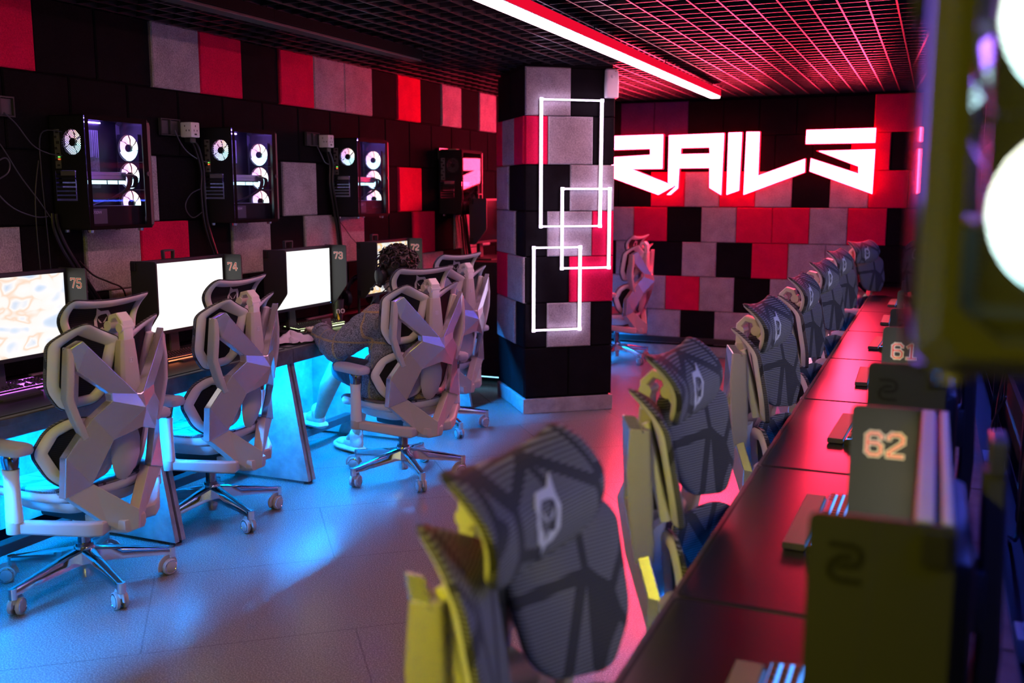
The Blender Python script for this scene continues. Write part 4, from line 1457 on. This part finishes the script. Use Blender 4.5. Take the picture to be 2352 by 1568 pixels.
    for i, (x_, y_, z_) in enumerate(spots):
        rr = .0645 if i < 3 else .058; k_ = rr / .058
        fb = MB()
        fb.prism([rounded([(-rr - .003, -rr - .003), (rr + .003, -rr - .003), (rr + .003, rr + .003), (-rr - .003, rr + .003)], .008, 3, 1), [(rr * 1.01 * math.cos(q * PI / 16), rr * 1.01 * math.sin(q * PI / 16)) for q in range(32)]], lambda u, v, w_: V((u, -.0125 + w_, v)), .025)
        fo = obj('fan', fb, M['black'], t, 0)
        fo.location = (x_, y_, z_)
        bl = MB()
        for q in range(7):
            aa = q * 2 * PI / 7
            vs = []; K = 7
            for r_, sw, wd_, tw in ((.018, 0, .43, .003), (.038 * k_, .12, .435, .004), (.0568 * k_, .30, .438, .004)):
                for q2 in range(K):
                    f_ = q2 / (K - 1) * 2 - 1
                    vs.append(V((r_ * math.cos(aa + sw + f_ * wd_), tw * f_, r_ * math.sin(aa + sw + f_ * wd_))))
            n_ = len(vs)
            fs = [(r_ * K + i2, r_ * K + i2 + 1, (r_ + 1) * K + i2 + 1, (r_ + 1) * K + i2) for r_ in range(2) for i2 in range(K - 1)]
            rim = list(range(K)) + [K + K - 1, 3 * K - 1] + list(range(3 * K - 2, 2 * K - 1, -1)) + [K]
            fs2 = fs + [tuple(n_ + x_ for x_ in f_[::-1]) for f_ in fs] + [(rim[i2], rim[(i2 + 1) % len(rim)], n_ + rim[(i2 + 1) % len(rim)], n_ + rim[i2]) for i2 in range(len(rim))]
            bl.add(vs + [p + V((0, .0016, 0)) for p in vs], fs2)
        obj('fan_blades', bl, fm if lit else M['paint'], fo, 30)
        hb = MB(); hb.cyl((0, -.0115, 0), (0, .0115, 0), .019, n=20)
        for q in range(4):
            aa = q * PI / 2 + .5
            yy = .0108 if i < 3 else -.0108
            hb.tube([(.015 * math.cos(aa), yy, .015 * math.sin(aa)), (.060 * math.cos(aa), yy, .060 * math.sin(aa))], .0016, 6)
        obj('fan_hub', hb, M['black'], fo, 40)
    return t
GP = 'computers hung on the felt wall'
XP = -3.838
pcs = [(3.505, True, False, 'glass sided wall computer closest to the camera, above monitors 75 and 74'), (4.550, True, False, 'glass sided wall computer with glowing fans above monitor 73'), (5.862, True, True, 'glass sided wall computer with glowing fans above monitor 72')]
p0 = make_pc(); p0.location = (XP, pcs[0][0], 1.424); p0['label'] = pcs[0][3]; p0['group'] = GP
dup(p0, (XP, pcs[1][0], 1.426), 0, pcs[1][3], GP)
p2 = make_pc(galax=True); p2.location = (XP, pcs[2][0], 1.432); p2['label'] = pcs[2][3]; p2['group'] = GP
p3 = make_pc(lit=False); p3.location = (XP, 7.47, 1.414); p3['label'] = 'dark switched off wall computer beside the column, sign mirrored in its glass'; p3['group'] = GP
pr = make_pc(big=True); pr['label'] = 'large blurred computer tower with glowing fans at the frame edge'; pr['group'] = 'computers on the rack over the long desk'
# turned half round: glass side towards the chairs, front towards the camera
ang = PI + R(2.2)
frontleft = V((-.009, .757, 1.468))
rotz = Matrix.Rotation(ang, 3, 'Z')
pr.location = frontleft - rotz @ V((PW + .002, PL + .032, 0))
pr.rotation_euler = (0, 0, ang)

# rack that carries the towers over the long desk
rk = thing('mounting_rack', 'black steel rack behind the long desk carrying the tower', 'rack', (.30, 4.5, 0))
for y in (-2.75, -1.2, .3, 1.8, 3.3, 4.8):
    pm = MB(); pm.box((.0, y, 1.24), (.04, .04, 2.47))
    obj('post', pm, M['satin'], rk, 0)
for z in (1.56, 1.86):
    rl = MB(); rl.box((-.026, .3, z), (.012, 9.3, .05))
    obj('rail', rl, M['satin'], rk, 0)
tray = MB()
tray.box((-.05, .3, .60), (.09, 9.2, .004)); tray.box((-.006, .3, .63), (.004, 9.2, .06)); tray.box((-.094, .3, .63), (.004, 9.2, .06))
obj('cable_tray', tray, M['satin'], rk, 0)
ls = MB(); ls.box((-.026, .45, 1.515), (.010, 8.1, .008))
obj('led_strip', ls, M['rackfill'], rk, 0)
dv = MB(); dv.box((.035, .3, .42), (.018, 9.3, .80))
obj('divider_panel', dv, M['darkwall'], rk, 0)

# ------------------------------------------------------------------ dark counter by the column
t = thing('counter', 'dark tall counter standing between the felt wall and the column', 'counter', (-3.33, 7.95, 0))
obj('counter_top', MB().box((0, 0, 1.012), (.98, .98, .028), None, .002), M['counter'], t, 0)
obj('counter_body', MB().box((0, .01, .53), (.94, .94, .935)), M['counter'], t, 0)
for a in (-.42, .42):
    for b in (-.42, .42):
        fl = MB(); fl.cyl((a, b, 0), (a, b, .064), .016, n=12)
        obj('leg', fl, M['satin'], t, 0)
fl = MB(); fl.box((-.02, -.455, .058), (.80, .008, .006)); obj('led_strip', fl, M['thinled'], t, 0)
for o in list(bpy.data.objects):
    if o.get('label', '').startswith('dark monitor hood'): o.location = (XM, 7.79, .276)

# ------------------------------------------------------------------ sockets, plug cubes and cables on the wall
def socket(y, z, label):
    t = thing('wall_socket', label, 'socket', (-3.848, y, z), 0, 'wall sockets over the desks')
    fr = MB()
    fr.prism([[(-.075, -.045), (.075, -.045), (.075, .045), (-.075, .045)], [(-.068, -.038), (-.004, -.038), (-.004, .038), (-.068, .038)], [(.004, -.038), (.068, -.038), (.068, .038), (.004, .038)]], lambda u, v, w_: V((.008 + w_, u, v)), .018)
    obj('socket_frame', fr, M['socket'], t, 0)
    ins = MB()
    for u in (-.036, .036):
        ins.box((.010, u, 0), (.010, .060, .072), None, .002)
    obj('socket_insert', ins, M['dark'], t, 0)
socket(3.235, 1.975, 'dark wall socket at the frame edge beside the nearest computer')
socket(4.30, 1.945, 'dark double wall socket right of the nearest wall computer')
socket(5.64, 1.945, 'dark double wall socket left of the computer above monitor 72')
socket(7.54, 1.915, 'dark wall socket left of the switched off computer')
def plug(y, z, label):
    t = thing('plug_adaptor', label, 'plug', (-3.822, y, z), 0, 'white plug cubes')
    b = MB(); b.box((.038, 0, 0), (.075, .070, .082), None, .006)
    obj('adaptor_body', b, M['plug'], t, 40)
    h = MB()
    for u, v in ((0, .020), (-.012, -.004), (.012, -.004)): h.box((.0755, u, v), (.002, .004 if v < .01 else .005, .010))
    h.box((.0755, .0, -.024), (.002, .018, .008))
    for u, v in ((.02, .020), (.030, -.004), (.050, -.004)): h.box((u + .012, -.0352, v), (.005, .002, .009))
    obj('outlet_slot', h, M['dark'], t, 0)
    c = MB(); c.box((.036, 0, -.055), (.045, .045, .030), None, .006)
    obj('plug_top', c, M['black'], t, 0)
plug(4.405, 1.935, 'white plug cube between the two nearest wall computers')
plug(5.735, 1.935, 'white plug cube beside the computer above monitor 72')
plug(7.655, 1.918, 'white plug cube lit red beside the switched off computer')

def cable(label, pts, r, mat='cable', n=1, x=-3.806, name='power_cable'):
    mb = MB()
    for i in range(n):
        o = V((i % 2 * r * 1.6, i * r * 1.5, 0))
        P = [V((x + (p[2] if len(p) > 2 else 0), p[0], p[1])) + o + V((0, random.uniform(-.004, .004), random.uniform(-.004, .004))) for p in pts]
        mb.tube(spline(P, 6), r, 7)
    return tag(obj(name, mb, M[mat], None, 50), label, 'cable', 'cables on the felt wall')
cable('thin pale cord looping from the edge socket to the nearest computer', [(3.24, 1.945), (3.30, 1.90), (3.38, 1.815), (3.46, 1.775), (3.505, 1.77, .04)], .0028, 'bluecable')
cable('thin cord running down slantwise from the frame edge', [(3.15, 1.85), (3.21, 1.80), (3.29, 1.68), (3.38, 1.57), (3.44, 1.50), (3.47, 1.46)], .0028, 'bluecable')
cable('thin coiled cord at the frame edge of the felt wall', [(3.13, 1.63), (3.19, 1.66), (3.235, 1.69), (3.25, 1.73), (3.22, 1.75), (3.18, 1.72), (3.17, 1.66)], .0035, 'bluecable')
cable('sagging cord below the coil at the frame edge', [(3.13, 1.68), (3.17, 1.60), (3.25, 1.525), (3.36, 1.49), (3.43, 1.49)], .003, 'bluecable')
cable('dark cord hanging straight down beside the nearest computer', [(3.505, 1.875, .05), (3.43, 1.865), (3.418, 1.68), (3.42, 1.48), (3.425, 1.30), (3.43, 1.05), (3.44, .80)], .003)
cable('second dark cord hanging beside the nearest computer', [(3.40, 1.74), (3.372, 1.58), (3.37, 1.38), (3.375, 1.10), (3.38, .80)], .0028)
cable('thick black cable bundle sloping down behind monitor 75', [(3.46, 1.50), (3.47, 1.42), (3.53, 1.30), (3.68, 1.09), (3.76, .98), (3.80, .80)], .008, n=3)
cable('slim black cord sagging from monitor 75 towards monitor 74', [(3.60, 1.27), (3.68, 1.20), (3.78, 1.15), (3.87, 1.105), (3.90, 1.0)], .0045)
cable('cord from the double socket to the second computer', [(4.31, 1.93), (4.36, 1.86), (4.42, 1.81), (4.52, 1.775), (4.585, 1.765, .04)], .004, 'bluecable')
cable('black bundle dropping from the plug cube past the second computer', [(4.405, 1.89), (4.46, 1.85), (4.505, 1.72), (4.50, 1.60), (4.52, 1.41), (4.60, 1.20), (4.66, 1.05), (4.68, .80)], .0075, n=3)
cable('loop of thin cord beside the second computer', [(4.50, 1.62), (4.42, 1.59), (4.365, 1.54), (4.37, 1.49), (4.42, 1.46), (4.50, 1.49)], .003, 'bluecable')
cable('cord from the white plug cube to the third computer', [(5.66, 1.90), (5.70, 1.84), (5.745, 1.795), (5.83, 1.78), (5.862, 1.775, .04)], .004, 'bluecable')
cable('thick black bundle hanging below the third computer to monitor 73', [(5.76, 1.88), (5.80, 1.78), (5.80, 1.64), (5.845, 1.45), (5.88, 1.28), (5.90, 1.05), (5.90, .80)], .009, n=3)
cable('thin cord curving from the third computer to monitor 72', [(5.85, 1.47), (5.90, 1.40), (5.97, 1.345), (6.05, 1.28), (6.13, 1.225), (6.18, 1.10)], .003)
cable('black bundle hanging from the plug cube of the dark computer', [(7.70, 1.88), (7.765, 1.82), (7.79, 1.70), (7.80, 1.50), (7.85, 1.25), (7.90, 1.04)], .009, n=2)
cable('second black bundle hanging below the dark computer', [(7.80, 1.52), (7.86, 1.45), (7.93, 1.22), (7.99, 1.04)], .009, n=2)
cable('thin cord below the dark computer reaching the far hood', [(7.98, 1.42), (8.03, 1.36), (8.10, 1.28), (8.20, 1.21), (8.22, 1.04)], .003)
# ------------------------------------------------------------------ the person (local frame of the occupied chair: faces +Y)
PC = V((-2.700, 4.785, 0)); PA = PI / 2 - R(23.5)
def limb(mb, pts, n=7):
    # chain of overlapping balls between joints, tapering
    for (p, r), (q, s) in zip(pts, pts[1:]):
        p = V(p); q = V(q)
        k = max(2, int((q - p).length / (min(r, s) * .45)))
        for i in range(k + 1):
            t = i / k
            c = p.lerp(q, t); rr = r + (s - r) * t
            mb.ell(c, (rr, rr, rr), 12, 8)
person = thing('person', 'person with dark curly hair and a headset, seated in a plaid jacket and white shoes', 'person', PC, PA)
b = MB()
HC = V((.005, .055, 1.155))                       # centre of the head
# trunk, neck, head
limb(b, [((0, -.035, .53), .115), ((0, -.05, .68), .105), ((0, -.05, .85), .115), ((0, -.03, .95), .075), ((0, .005, 1.02), .050), ((0, .03, 1.08), .052)])
for sg in (-1, 1): limb(b, [((0, -.04, .93), .09), ((sg * .17, -.025, .935), .060)])
b.ell(HC + V((0, -.008, .018)), (.076, .094, .098), 20, 14)
b.ell(HC + V((0, .028, -.045)), (.056, .062, .070), 16, 12)      # jaw
b.ell(HC + V((0, .070, -.088)), (.022, .020, .020), 12, 8)       # chin
limb(b, [(HC + V((0, .088, .012)), .010), (HC + V((0, .108, -.022)), .014)])   # nose
b.ell(HC + V((0, .088, -.060)), (.024, .012, .008), 12, 8)       # lips
for sg in (-1, 1):
    b.ell(HC + V((sg * .076, -.005, -.010)), (.010, .022, .032), 12, 8)
    b.ell(HC + V((sg * .033, .078, .030)), (.024, .014, .010), 12, 8)
# arms
LW = V((-.205, .500, .800)); RW = V((.235, .470, .800))
limb(b, [((-.175, -.02, .93), .056), ((-.285, .215, .745), .044), (LW, .027)])
limb(b, [((.175, -.02, .93), .056), ((.290, .200, .745), .044), (RW, .027)])
def hand(w, d, side):
    # palm, four unequal bent fingers and a thumb off the side of the palm
    d = V(d).normalized(); u = V((0, 0, 1)); s = d.cross(u).normalized() * side      # s: towards the thumb
    pc = w + d * .045
    for k in (-.030, -.010, .010, .028):
        limb(b, [(w + s * k * .6, .015), (w + d * .085 + s * k, .0125)])
    for k, L_, dr in ((-.030, .055, .020), (-.010, .068, .024), (.010, .074, .024), (.029, .066, .022)):
        base = w + d * .085 + s * k
        mid = base + d * L_ * .50 + u * .010 + s * k * .12
        tip = base + d * L_ * .92 - u * dr + s * k * .2
        limb(b, [(base, .0095), (mid, .0088), (tip, .0075)])
    tb = w + d * .025 + s * .028
    limb(b, [(tb, .013), (tb + d * .032 + s * .020 - u * .004, .0105), (tb + d * .064 + s * .020 - u * .016, .0085)])
hand(LW, (.10, 1, .02), 1)
hand(RW, (-.06, 1, .0), -1)
# legs: thighs forward, shins tucked down to the foot rail
limb(b, [((-.095, -.02, .535), .085), ((-.13, .44, .590), .058), ((-.12, .56, .46), .056), ((-.10, .66, .33), .042), ((-.085, .735, .235), .034), ((-.08, .80, .205), .034)])
limb(b, [((.095, -.02, .535), .085), ((.12, .45, .585), .058), ((.115, .50, .42), .055), ((.105, .565, .27), .040), ((.10, .60, .13), .034), ((.10, .67, .075), .034)])
solid('body', b, M['skin'], person, .0065, 5)
# jacket
j = MB()
limb(j, [((0, -.045, .50), .150), ((0, -.055, .62), .140), ((0, -.055, .78), .138), ((0, -.045, .90), .118), ((0, -.02, .975), .075)])
for sg in (-1, 1):
    limb(j, [((sg * .07, -.04, .88), .115), ((sg * .180, -.025, .915), .084)])
    limb(j, [((sg * .10, -.03, .54), .110), ((sg * .12, -.03, .74), .105)])
limb(j, [((-.180, -.02, .92), .084), ((-.235, .085, .835), .086), ((-.290, .205, .745), .080), ((-.258, .34, .768), .070), ((-.212, .468, .795), .056)])
limb(j, [((.180, -.02, .92), .084), ((.240, .08, .835), .086), ((.295, .195, .745), .080), ((.262, .32, .768), .070), ((.238, .440, .795), .056)])
limb(j, [((-.16, .02, .60), .085), ((-.175, .03, .50), .075)])
limb(j, [((.16, .02, .60), .085), ((.175, .03, .50), .075)])
jk = solid('jacket', j, M['plaid'], person, .010, 5)
for v in jk.data.vertices:      # soft creases
    n = noise.noise(v.co * 16) * .009 + noise.noise(v.co * 37) * .0035
    v.co += v.normal * n
for w, d in ((LW, V((-.046, -.160, -.004)).normalized() * -1), (RW, V((.0, -1, 0)) * -1)):
    cf = MB()
    d = (w - V((-.285 if w.x < 0 else .290, .215, .745))).normalized()
    m = Matrix.Translation(w - d * .035) @ d.to_track_quat('Z', 'Y').to_matrix().to_4x4()
    cf.lathe([(.040, -.020), (.060, -.020), (.063, .0), (.060, .022), (.050, .028), (.040, .024), (.038, 0), (.040, -.020)], m, 24)
    obj('cuff', cf, M['plaid'], jk, 50)
co = MB()
co.tube([(.075 * math.cos(a), -.005 + .070 * math.sin(a), 1.005 - .015 * math.sin(a)) for a in [i * 2 * PI / 18 for i in range(18)]], (.018, .050), closed=True, up=(0, .1, 1))
obj('collar', co, M['plaid'], jk, 50)
# shorts
sh = MB()
limb(sh, [((-.095, -.02, .545), .108), ((-.120, .22, .575), .092), ((-.128, .38, .590), .080)])
limb(sh, [((.095, -.02, .545), .108), ((.110, .22, .572), .092), ((.118, .38, .585), .080)])
limb(sh, [((-.06, -.03, .53), .115), ((.06, -.03, .53), .115)])
solid('shorts', sh, M['shorts'], person, .010, 4)
# shoes
def shoe(heel, toe, up_):
    heel = V(heel); toe = V(toe); d = (toe - heel).normalized(); u = V(up_); u = (u - d * u.dot(d)).normalized(); s = d.cross(u)
    def P(a, b_, c): return heel + d * a + s * b_ + u * c
    m = Matrix((s, d, u)).transposed()
    sm = MB()
    sm.ell(P(.045, 0, .058), (.036, .052, .050), 16, 12, m)
    sm.ell(P(.105, 0, .050), (.039, .070, .044), 16, 12, m)
    sm.ell(P(.185, 0, .036), (.045, .070, .034), 16, 12, m)
    sm.ell(P(.225, 0, .030), (.042, .045, .026), 16, 12, m)
    limb(sm, [(P(.05, 0, .085), .042), (P(.050, 0, .108), .044)])
    so = solid('shoe', sm, M['shoe'], person, .006, 4)
    sl = MB()
    out = [(-.012, -.030), (.03, -.040), (.10, -.041), (.18, -.052), (.24, -.046), (.274, -.020), (.274, .018), (.24, .042), (.18, .048), (.10, .038), (.03, .040), (-.012, .030)]
    o2 = rounded(out, .02, 3, 4)
    L = []
    for dd, z in ((.012, -.002), (.002, .004), (-.004, .014), (-.002, .026), (.006, .034), (.016, .034)):
        q = rounded(inset(out, dd), .02, 3, 4)
        # ribbed side wall
        L.append([P(a, b_ * (1 + (.03 if (i % 2 and 0 < z < .03) else 0)), z + .012 * max(0, (a - .19) / .08) ** 2 * .6) for i, (a, b_) in enumerate(q)])
    sl.loft(L, True, True)
    obj('sole', sl, M['sole'], so, 40)
    lc = MB()
    for i in range(5):
        a = .105 + i * .020
        lc.tube(spline([P(a, -.026, .076 - i * .006), P(a + .004, 0, .094 - i * .009), P(a, .026, .076 - i * .006)], 4), .003, 6)
    obj('laces', lc, M['shoe'], so, 40)
    lc = MB()
    lc.tube(spline([P(.012, -.004, .110), P(-.006, 0, .128), P(.004, .0, .142), P(.020, .004, .125)], 4), (.016, .004), up=(1, 0, .2))
    obj('heel_tab', lc, M['shoe'], so, 40)
shoe((-.085, .690, .176), (-.078, .960, .166), (0, 0, 1))
shoe((.10, .560, .010), (.105, .830, .008), (0, 0, 1))
# hair: a cap of loose curls
h = MB()
h.ell(HC + V((0, -.026, .040)), (.092, .098, .096), 20, 14)
h.ell(HC + V((0, -.070, -.015)), (.080, .055, .085), 16, 12)
rnd = random.Random(5)
for i in range(150):
    th = rnd.uniform(0, 2 * PI); ph = rnd.uniform(.0, 1.9)
    d = V((math.sin(ph) * math.cos(th), math.sin(ph) * math.sin(th), math.cos(ph)))
    if d.y > .55 and d.z < .35: continue
    if d.z < -.1 and d.y > -.2: continue
    c = HC + V((0, -.026, .035)) + V((d.x * .092, d.y * .098, d.z * .094))
    r = rnd.uniform(.010, .022); tw = rnd.uniform(0, 6.28)
    a = d.orthogonal().normalized(); e = d.cross(a)
    pts = [c + d * (k * .0052) + a * (r * math.cos(tw + k * .9)) + e * (r * math.sin(tw + k * .9)) for k in range(8)]
    h.tube(pts, [.0075, .0075, .007, .007, .006, .005, .004, .002], 6)
for i in range(26):           # longer curls at the nape and right side
    th = rnd.uniform(R(150), R(390)); c = HC + V((.085 * math.cos(th), -.03 + .09 * math.sin(th), rnd.uniform(-.06, .03)))
    d = (V((math.cos(th), math.sin(th), -.5))).normalized(); a = d.orthogonal().normalized(); e = d.cross(a); tw = rnd.uniform(0, 6)
    h.tube([c + d * (k * .007) + a * (.012 * math.cos(tw + k)) + e * (.012 * math.sin(tw + k)) for k in range(9)], [.006] * 6 + [.005, .004, .002], 6)
obj('hair', h, M['hair'], person, 60)
eb = MB()
for sg in (-1, 1): eb.tube(spline([HC + V((sg * .016, .092, .046)), HC + V((sg * .034, .090, .052)), HC + V((sg * .052, .076, .046))], 4), .0035, 6)
obj('eyebrow', eb, M['hair'], person, 60)
ey = MB()
for sg in (-1, 1): ey.ell(HC + V((sg * .033, .086, .022)), (.011, .007, .006), 12, 8)
obj('eye', ey, M['sensor'], person)

# headset worn by the person
def make_headset(label, loc, rz, boom=True):
    t = thing('headset', label, 'headset', loc, rz)
    bd = MB()
    bd.tube([(.098 * math.cos(a), 0, .0 + .135 * math.sin(a)) for a in [R(8 + i * 164 / 16) for i in range(17)]], (.026, .007), up=(0, 1, 0))
    obj('headband', bd, M['satin'], t, 40)
    pd = MB()
    pd.tube([(.089 * math.cos(a), 0, .126 * math.sin(a)) for a in [R(45 + i * 90 / 8) for i in range(9)]], (.028, .010), up=(0, 1, 0))
    obj('band_cushion', pd, M['black'], t, 40)
    for sg in (-1, 1):
        c = MB()
        m = Matrix.Translation((sg * .082, 0, -.010)) @ Matrix.Rotation(sg * PI / 2, 4, 'Y') @ Matrix.Diagonal((1.12, .92, 1, 1))
        c.lathe([(0, 0), (.030, 0), (.046, .006), (.047, .022), (.042, .034), (.030, .040), (0, .041)], m, 26)
        e = obj('ear_cup', c, M['black'], t, 40)
        y = MB()
        y.tube([(sg * .100, -.026, .004), (sg * .120, -.02, .028), (sg * .102, 0, .050), (sg * .120, .02, .028), (sg * .100, .026, .004)], (.006, .008), up=(sg, 0, 0))
        obj('yoke', y, M['satin'], e, 40)
    if boom:
        bm2 = MB()
        bm2.tube(spline([(-.110, .02, -.040), (-.106, .07, -.075), (-.080, .115, -.090)], 6), .0035, 7)
        bm2.ell((-.078, .118, -.090), (.010, .010, .010), 10, 8)
        obj('microphone', bm2, M['black'], t, 40)
    return t
hs = make_headset('black headset worn over the curly hair of the seated person', PC + Matrix.Rotation(PA, 3, 'Z') @ (HC + V((0, -.005, -.002))), PA)
hc = MB()
hc.tube(spline([(-2.73, 4.71, 1.09), (-2.84, 4.72, 1.00), (-2.93, 4.78, .90), (-3.02, 4.86, .84), (-3.25, 5.05, .765), (-3.6, 5.3, .758)], 8), .003, 7)
tag(obj('audio_cable', hc, M['cable'], None, 50), 'thin black cord from the worn headset down to the desk', 'cord')

# ------------------------------------------------------------------ loose things on the desk by monitor 73
st = thing('headset_stand', 'black headset stand between monitors 73 and 72', 'stand', (-3.60, 5.80, .754))
q = MB(); q.lathe([(0, 0), (.065, 0), (.065, .008), (.02, .014), (0, .014)], None, 28); obj('stand_base', q, M['black'], st, 40)
q = MB(); q.tube([(0, 0, .012), (0, 0, .20), (0, 0, .265)], [.010, .008, .009], 12); q.ell((0, 0, .268), (.028, .05, .012)); obj('stand_pole', q, M['black'], st, 40)
h2 = make_headset('black headset hanging on its stand between monitors 73 and 72', (-3.60, 5.80, .900), R(70), False)
cp = thing('paper_cup', 'dark printed paper cup with a straw beside monitor 73', 'cup', (-3.56, 5.475, .754))
q = MB(); q.lathe([(0, 0), (.027, 0), (.028, .002), (.040, .150), (.042, .153), (.0395, .155), (.0385, .150), (.027, .006), (0, .006)], None, 30); obj('cup_body', q, M['cup'], cp, 50)
q = MB(); q.cyl((.005, .0, .02), (-.022, .012, .225), .0035, n=10); obj('straw', q, M['yellow'], cp, 50)
mtx = Matrix.Translation((.0325, -.020, .085)) @ Matrix.Rotation(R(60), 4, 'Z') @ Matrix.Rotation(PI / 2 - .08, 4, 'X')
text_mesh('cup_print', 'no', .062, M['cuptext'], cp, mtx, .002)
sc_ = MB()
L = []
for z, w_, d in ((0, .022, .0015), (.006, .022, .003), (.035, .021, .007), (.06, .021, .003), (.068, .021, .0015)):
    L.append([V((-d, -w_, z)), V((d, -w_, z)), V((d, w_, z)), V((-d, w_, z))])
sc_.loft(L, True, True)
o = obj('snack_packet', sc_, M['yellow'], None, 30)
o.location = (-3.525, 5.44, .755); o.rotation_euler = (0, R(-10), R(35))
tag(o, 'small orange yellow packet leaning against the paper cup', 'packet')
pk = MB()
pk.box((.0065, 0, .040), (.001, .024, .012)); pk.box((.0062, 0, .022), (.001, .016, .006))
obj('packet_print', pk, M['kblue' if 0 else 'darkprint'], o, 0)
# crumpled paper
tp = MB()
n, k = 40, 12
rnd2 = random.Random(3)
vs = []
for jx in range(k + 1):
    for i in range(n):
        a = 2 * PI * i / n; r = (jx / k)
        rr = .088 * r * (1 + .25 * math.sin(2 * a + .5) + .10 * math.sin(5 * a) + .5 * noise.noise(V((math.cos(a) * 1.6, math.sin(a) * 1.6, 4))))
        z = .058 * max(0, 1 - r * .95) ** .8 * (1 + .25 * math.sin(3 * a + 1)) + .007 * abs(noise.noise(V((rr * math.cos(a) * 45, rr * math.sin(a) * 45, 1)))) * (1 - r)
        z += .026 * abs(noise.noise(V((math.cos(a) * 2.2, math.sin(a) * 2.2, r * 3)))) * r
        vs.append((rr * math.cos(a), rr * math.sin(a) * 1.25, max(.0008, z)))
tp.add(vs, [(a * n + i, a * n + (i + 1) % n, (a + 1) * n + (i + 1) % n, (a + 1) * n + i) for a in range(k) for i in range(n)])
o = obj('paper_bag', tp, M['paper'], None, 25)
o.location = (-3.335, 4.63, .755); o.rotation_euler = (0, 0, .4)
tag(o, 'crumpled white paper bag at the desk edge beside the person\'s hand', 'paper bag')
# small card stand below monitor 73
cs = MB(); cs.box((0, 0, .030), (.004, .105, .060), Matrix.Rotation(R(-14), 3, 'Y'), .001)
o = obj('table_card', cs, M['dark'], None, 0); o.location = (-3.475, 5.215, .756)
tag(o, 'small dark card leaning below monitor 73', 'card')
cr = MB(); cr.box((.0105, -.025, .040), (.001, .022, .014), Matrix.Rotation(R(-14), 3, 'Y')); cr.box((.0085, -.025, .022), (.001, .018, .004), Matrix.Rotation(R(-14), 3, 'Y'))
obj('card_print', cr, M['label'], o, 0)

# ------------------------------------------------------------------ dim things behind the long desk
t = thing('power_adaptor', 'blue lit white power block lying in the cable tray behind the long desk', 'adaptor', (.245, 3.95, .603))
b = MB(); b.box((0, 0, .020), (.075, .17, .038), None, .006); obj('adaptor_case', b, M['plug'], t, 40)
b = MB(); b.tube(spline([(0, -.085, .02), (-.03, -.16, .03), (-.01, -.26, .10), (-.03, -.34, .22), (.0, -.42, .34)], 6), .004, 7); obj('adaptor_lead', b, M['bluecable'], t, 50)
t = thing('power_adaptor', 'second white power block nearer the camera in the cable tray', 'adaptor', (.245, 2.30, .603))
b = MB(); b.box((0, 0, .030), (.07, .10, .058), None, .006); obj('adaptor_case', b, M['plug'], t, 40)
for i, (y0, z0, y1) in enumerate(((1.6, 1.2, 2.1), (2.5, 1.25, 3.1), (3.6, 1.15, 4.2))):
    mb = MB()
    mb.tube(spline([(.262, y0, z0), (.235, y0 + .1, z0 - .25), (.245, (y0 + y1) / 2, .72), (.25, y1 - .1, .64), (.25, y1, .612)], 7), .005, 8)
    tag(obj('power_cable', mb, M['bluecable'], None, 50), ['cord drooping from the rack close beside monitor 62', 'cord drooping from the rack behind the second hooded monitor', 'cord drooping from the rack behind the third hooded monitor'][i], 'cable', 'cords behind the long desk')
# ------------------------------------------------------------------ camera and render look
cd = bpy.data.cameras.new('camera')
cam = bpy.data.objects.new('camera', cd)
COL.objects.link(cam)
cam.location = (0, 0, 1.6)
cam.rotation_euler = (R(90 - 8.58), 0, R(23.0))
cd.sensor_width = 36.0
cd.lens = 2275.0 / 2352.0 * 36.0
cd.clip_start = .02
cd.dof.use_dof = True
cd.dof.focus_distance = 4.6
cd.dof.aperture_fstop = 2.4
S.camera = cam
wd = bpy.data.worlds.new('world')
S.world = wd
wd.use_nodes = True
wd.node_tree.nodes['Background'].inputs[0].default_value = (.010, .009, .012, 1)
wd.node_tree.nodes['Background'].inputs[1].default_value = 1.0
S.view_settings.view_transform = 'Standard'
S.view_settings.look = 'None'
S.view_settings.exposure = 1.0
S.view_settings.gamma = 1.0
S.view_settings.use_curve_mapping = False
S.cycles.max_bounces = 7
S.cycles.diffuse_bounces = 3
S.cycles.glossy_bounces = 4
S.cycles.transparent_max_bounces = 12
S.cycles.sample_clamp_indirect = 6.0
S.cycles.caustics_reflective = False
S.cycles.caustics_refractive = False
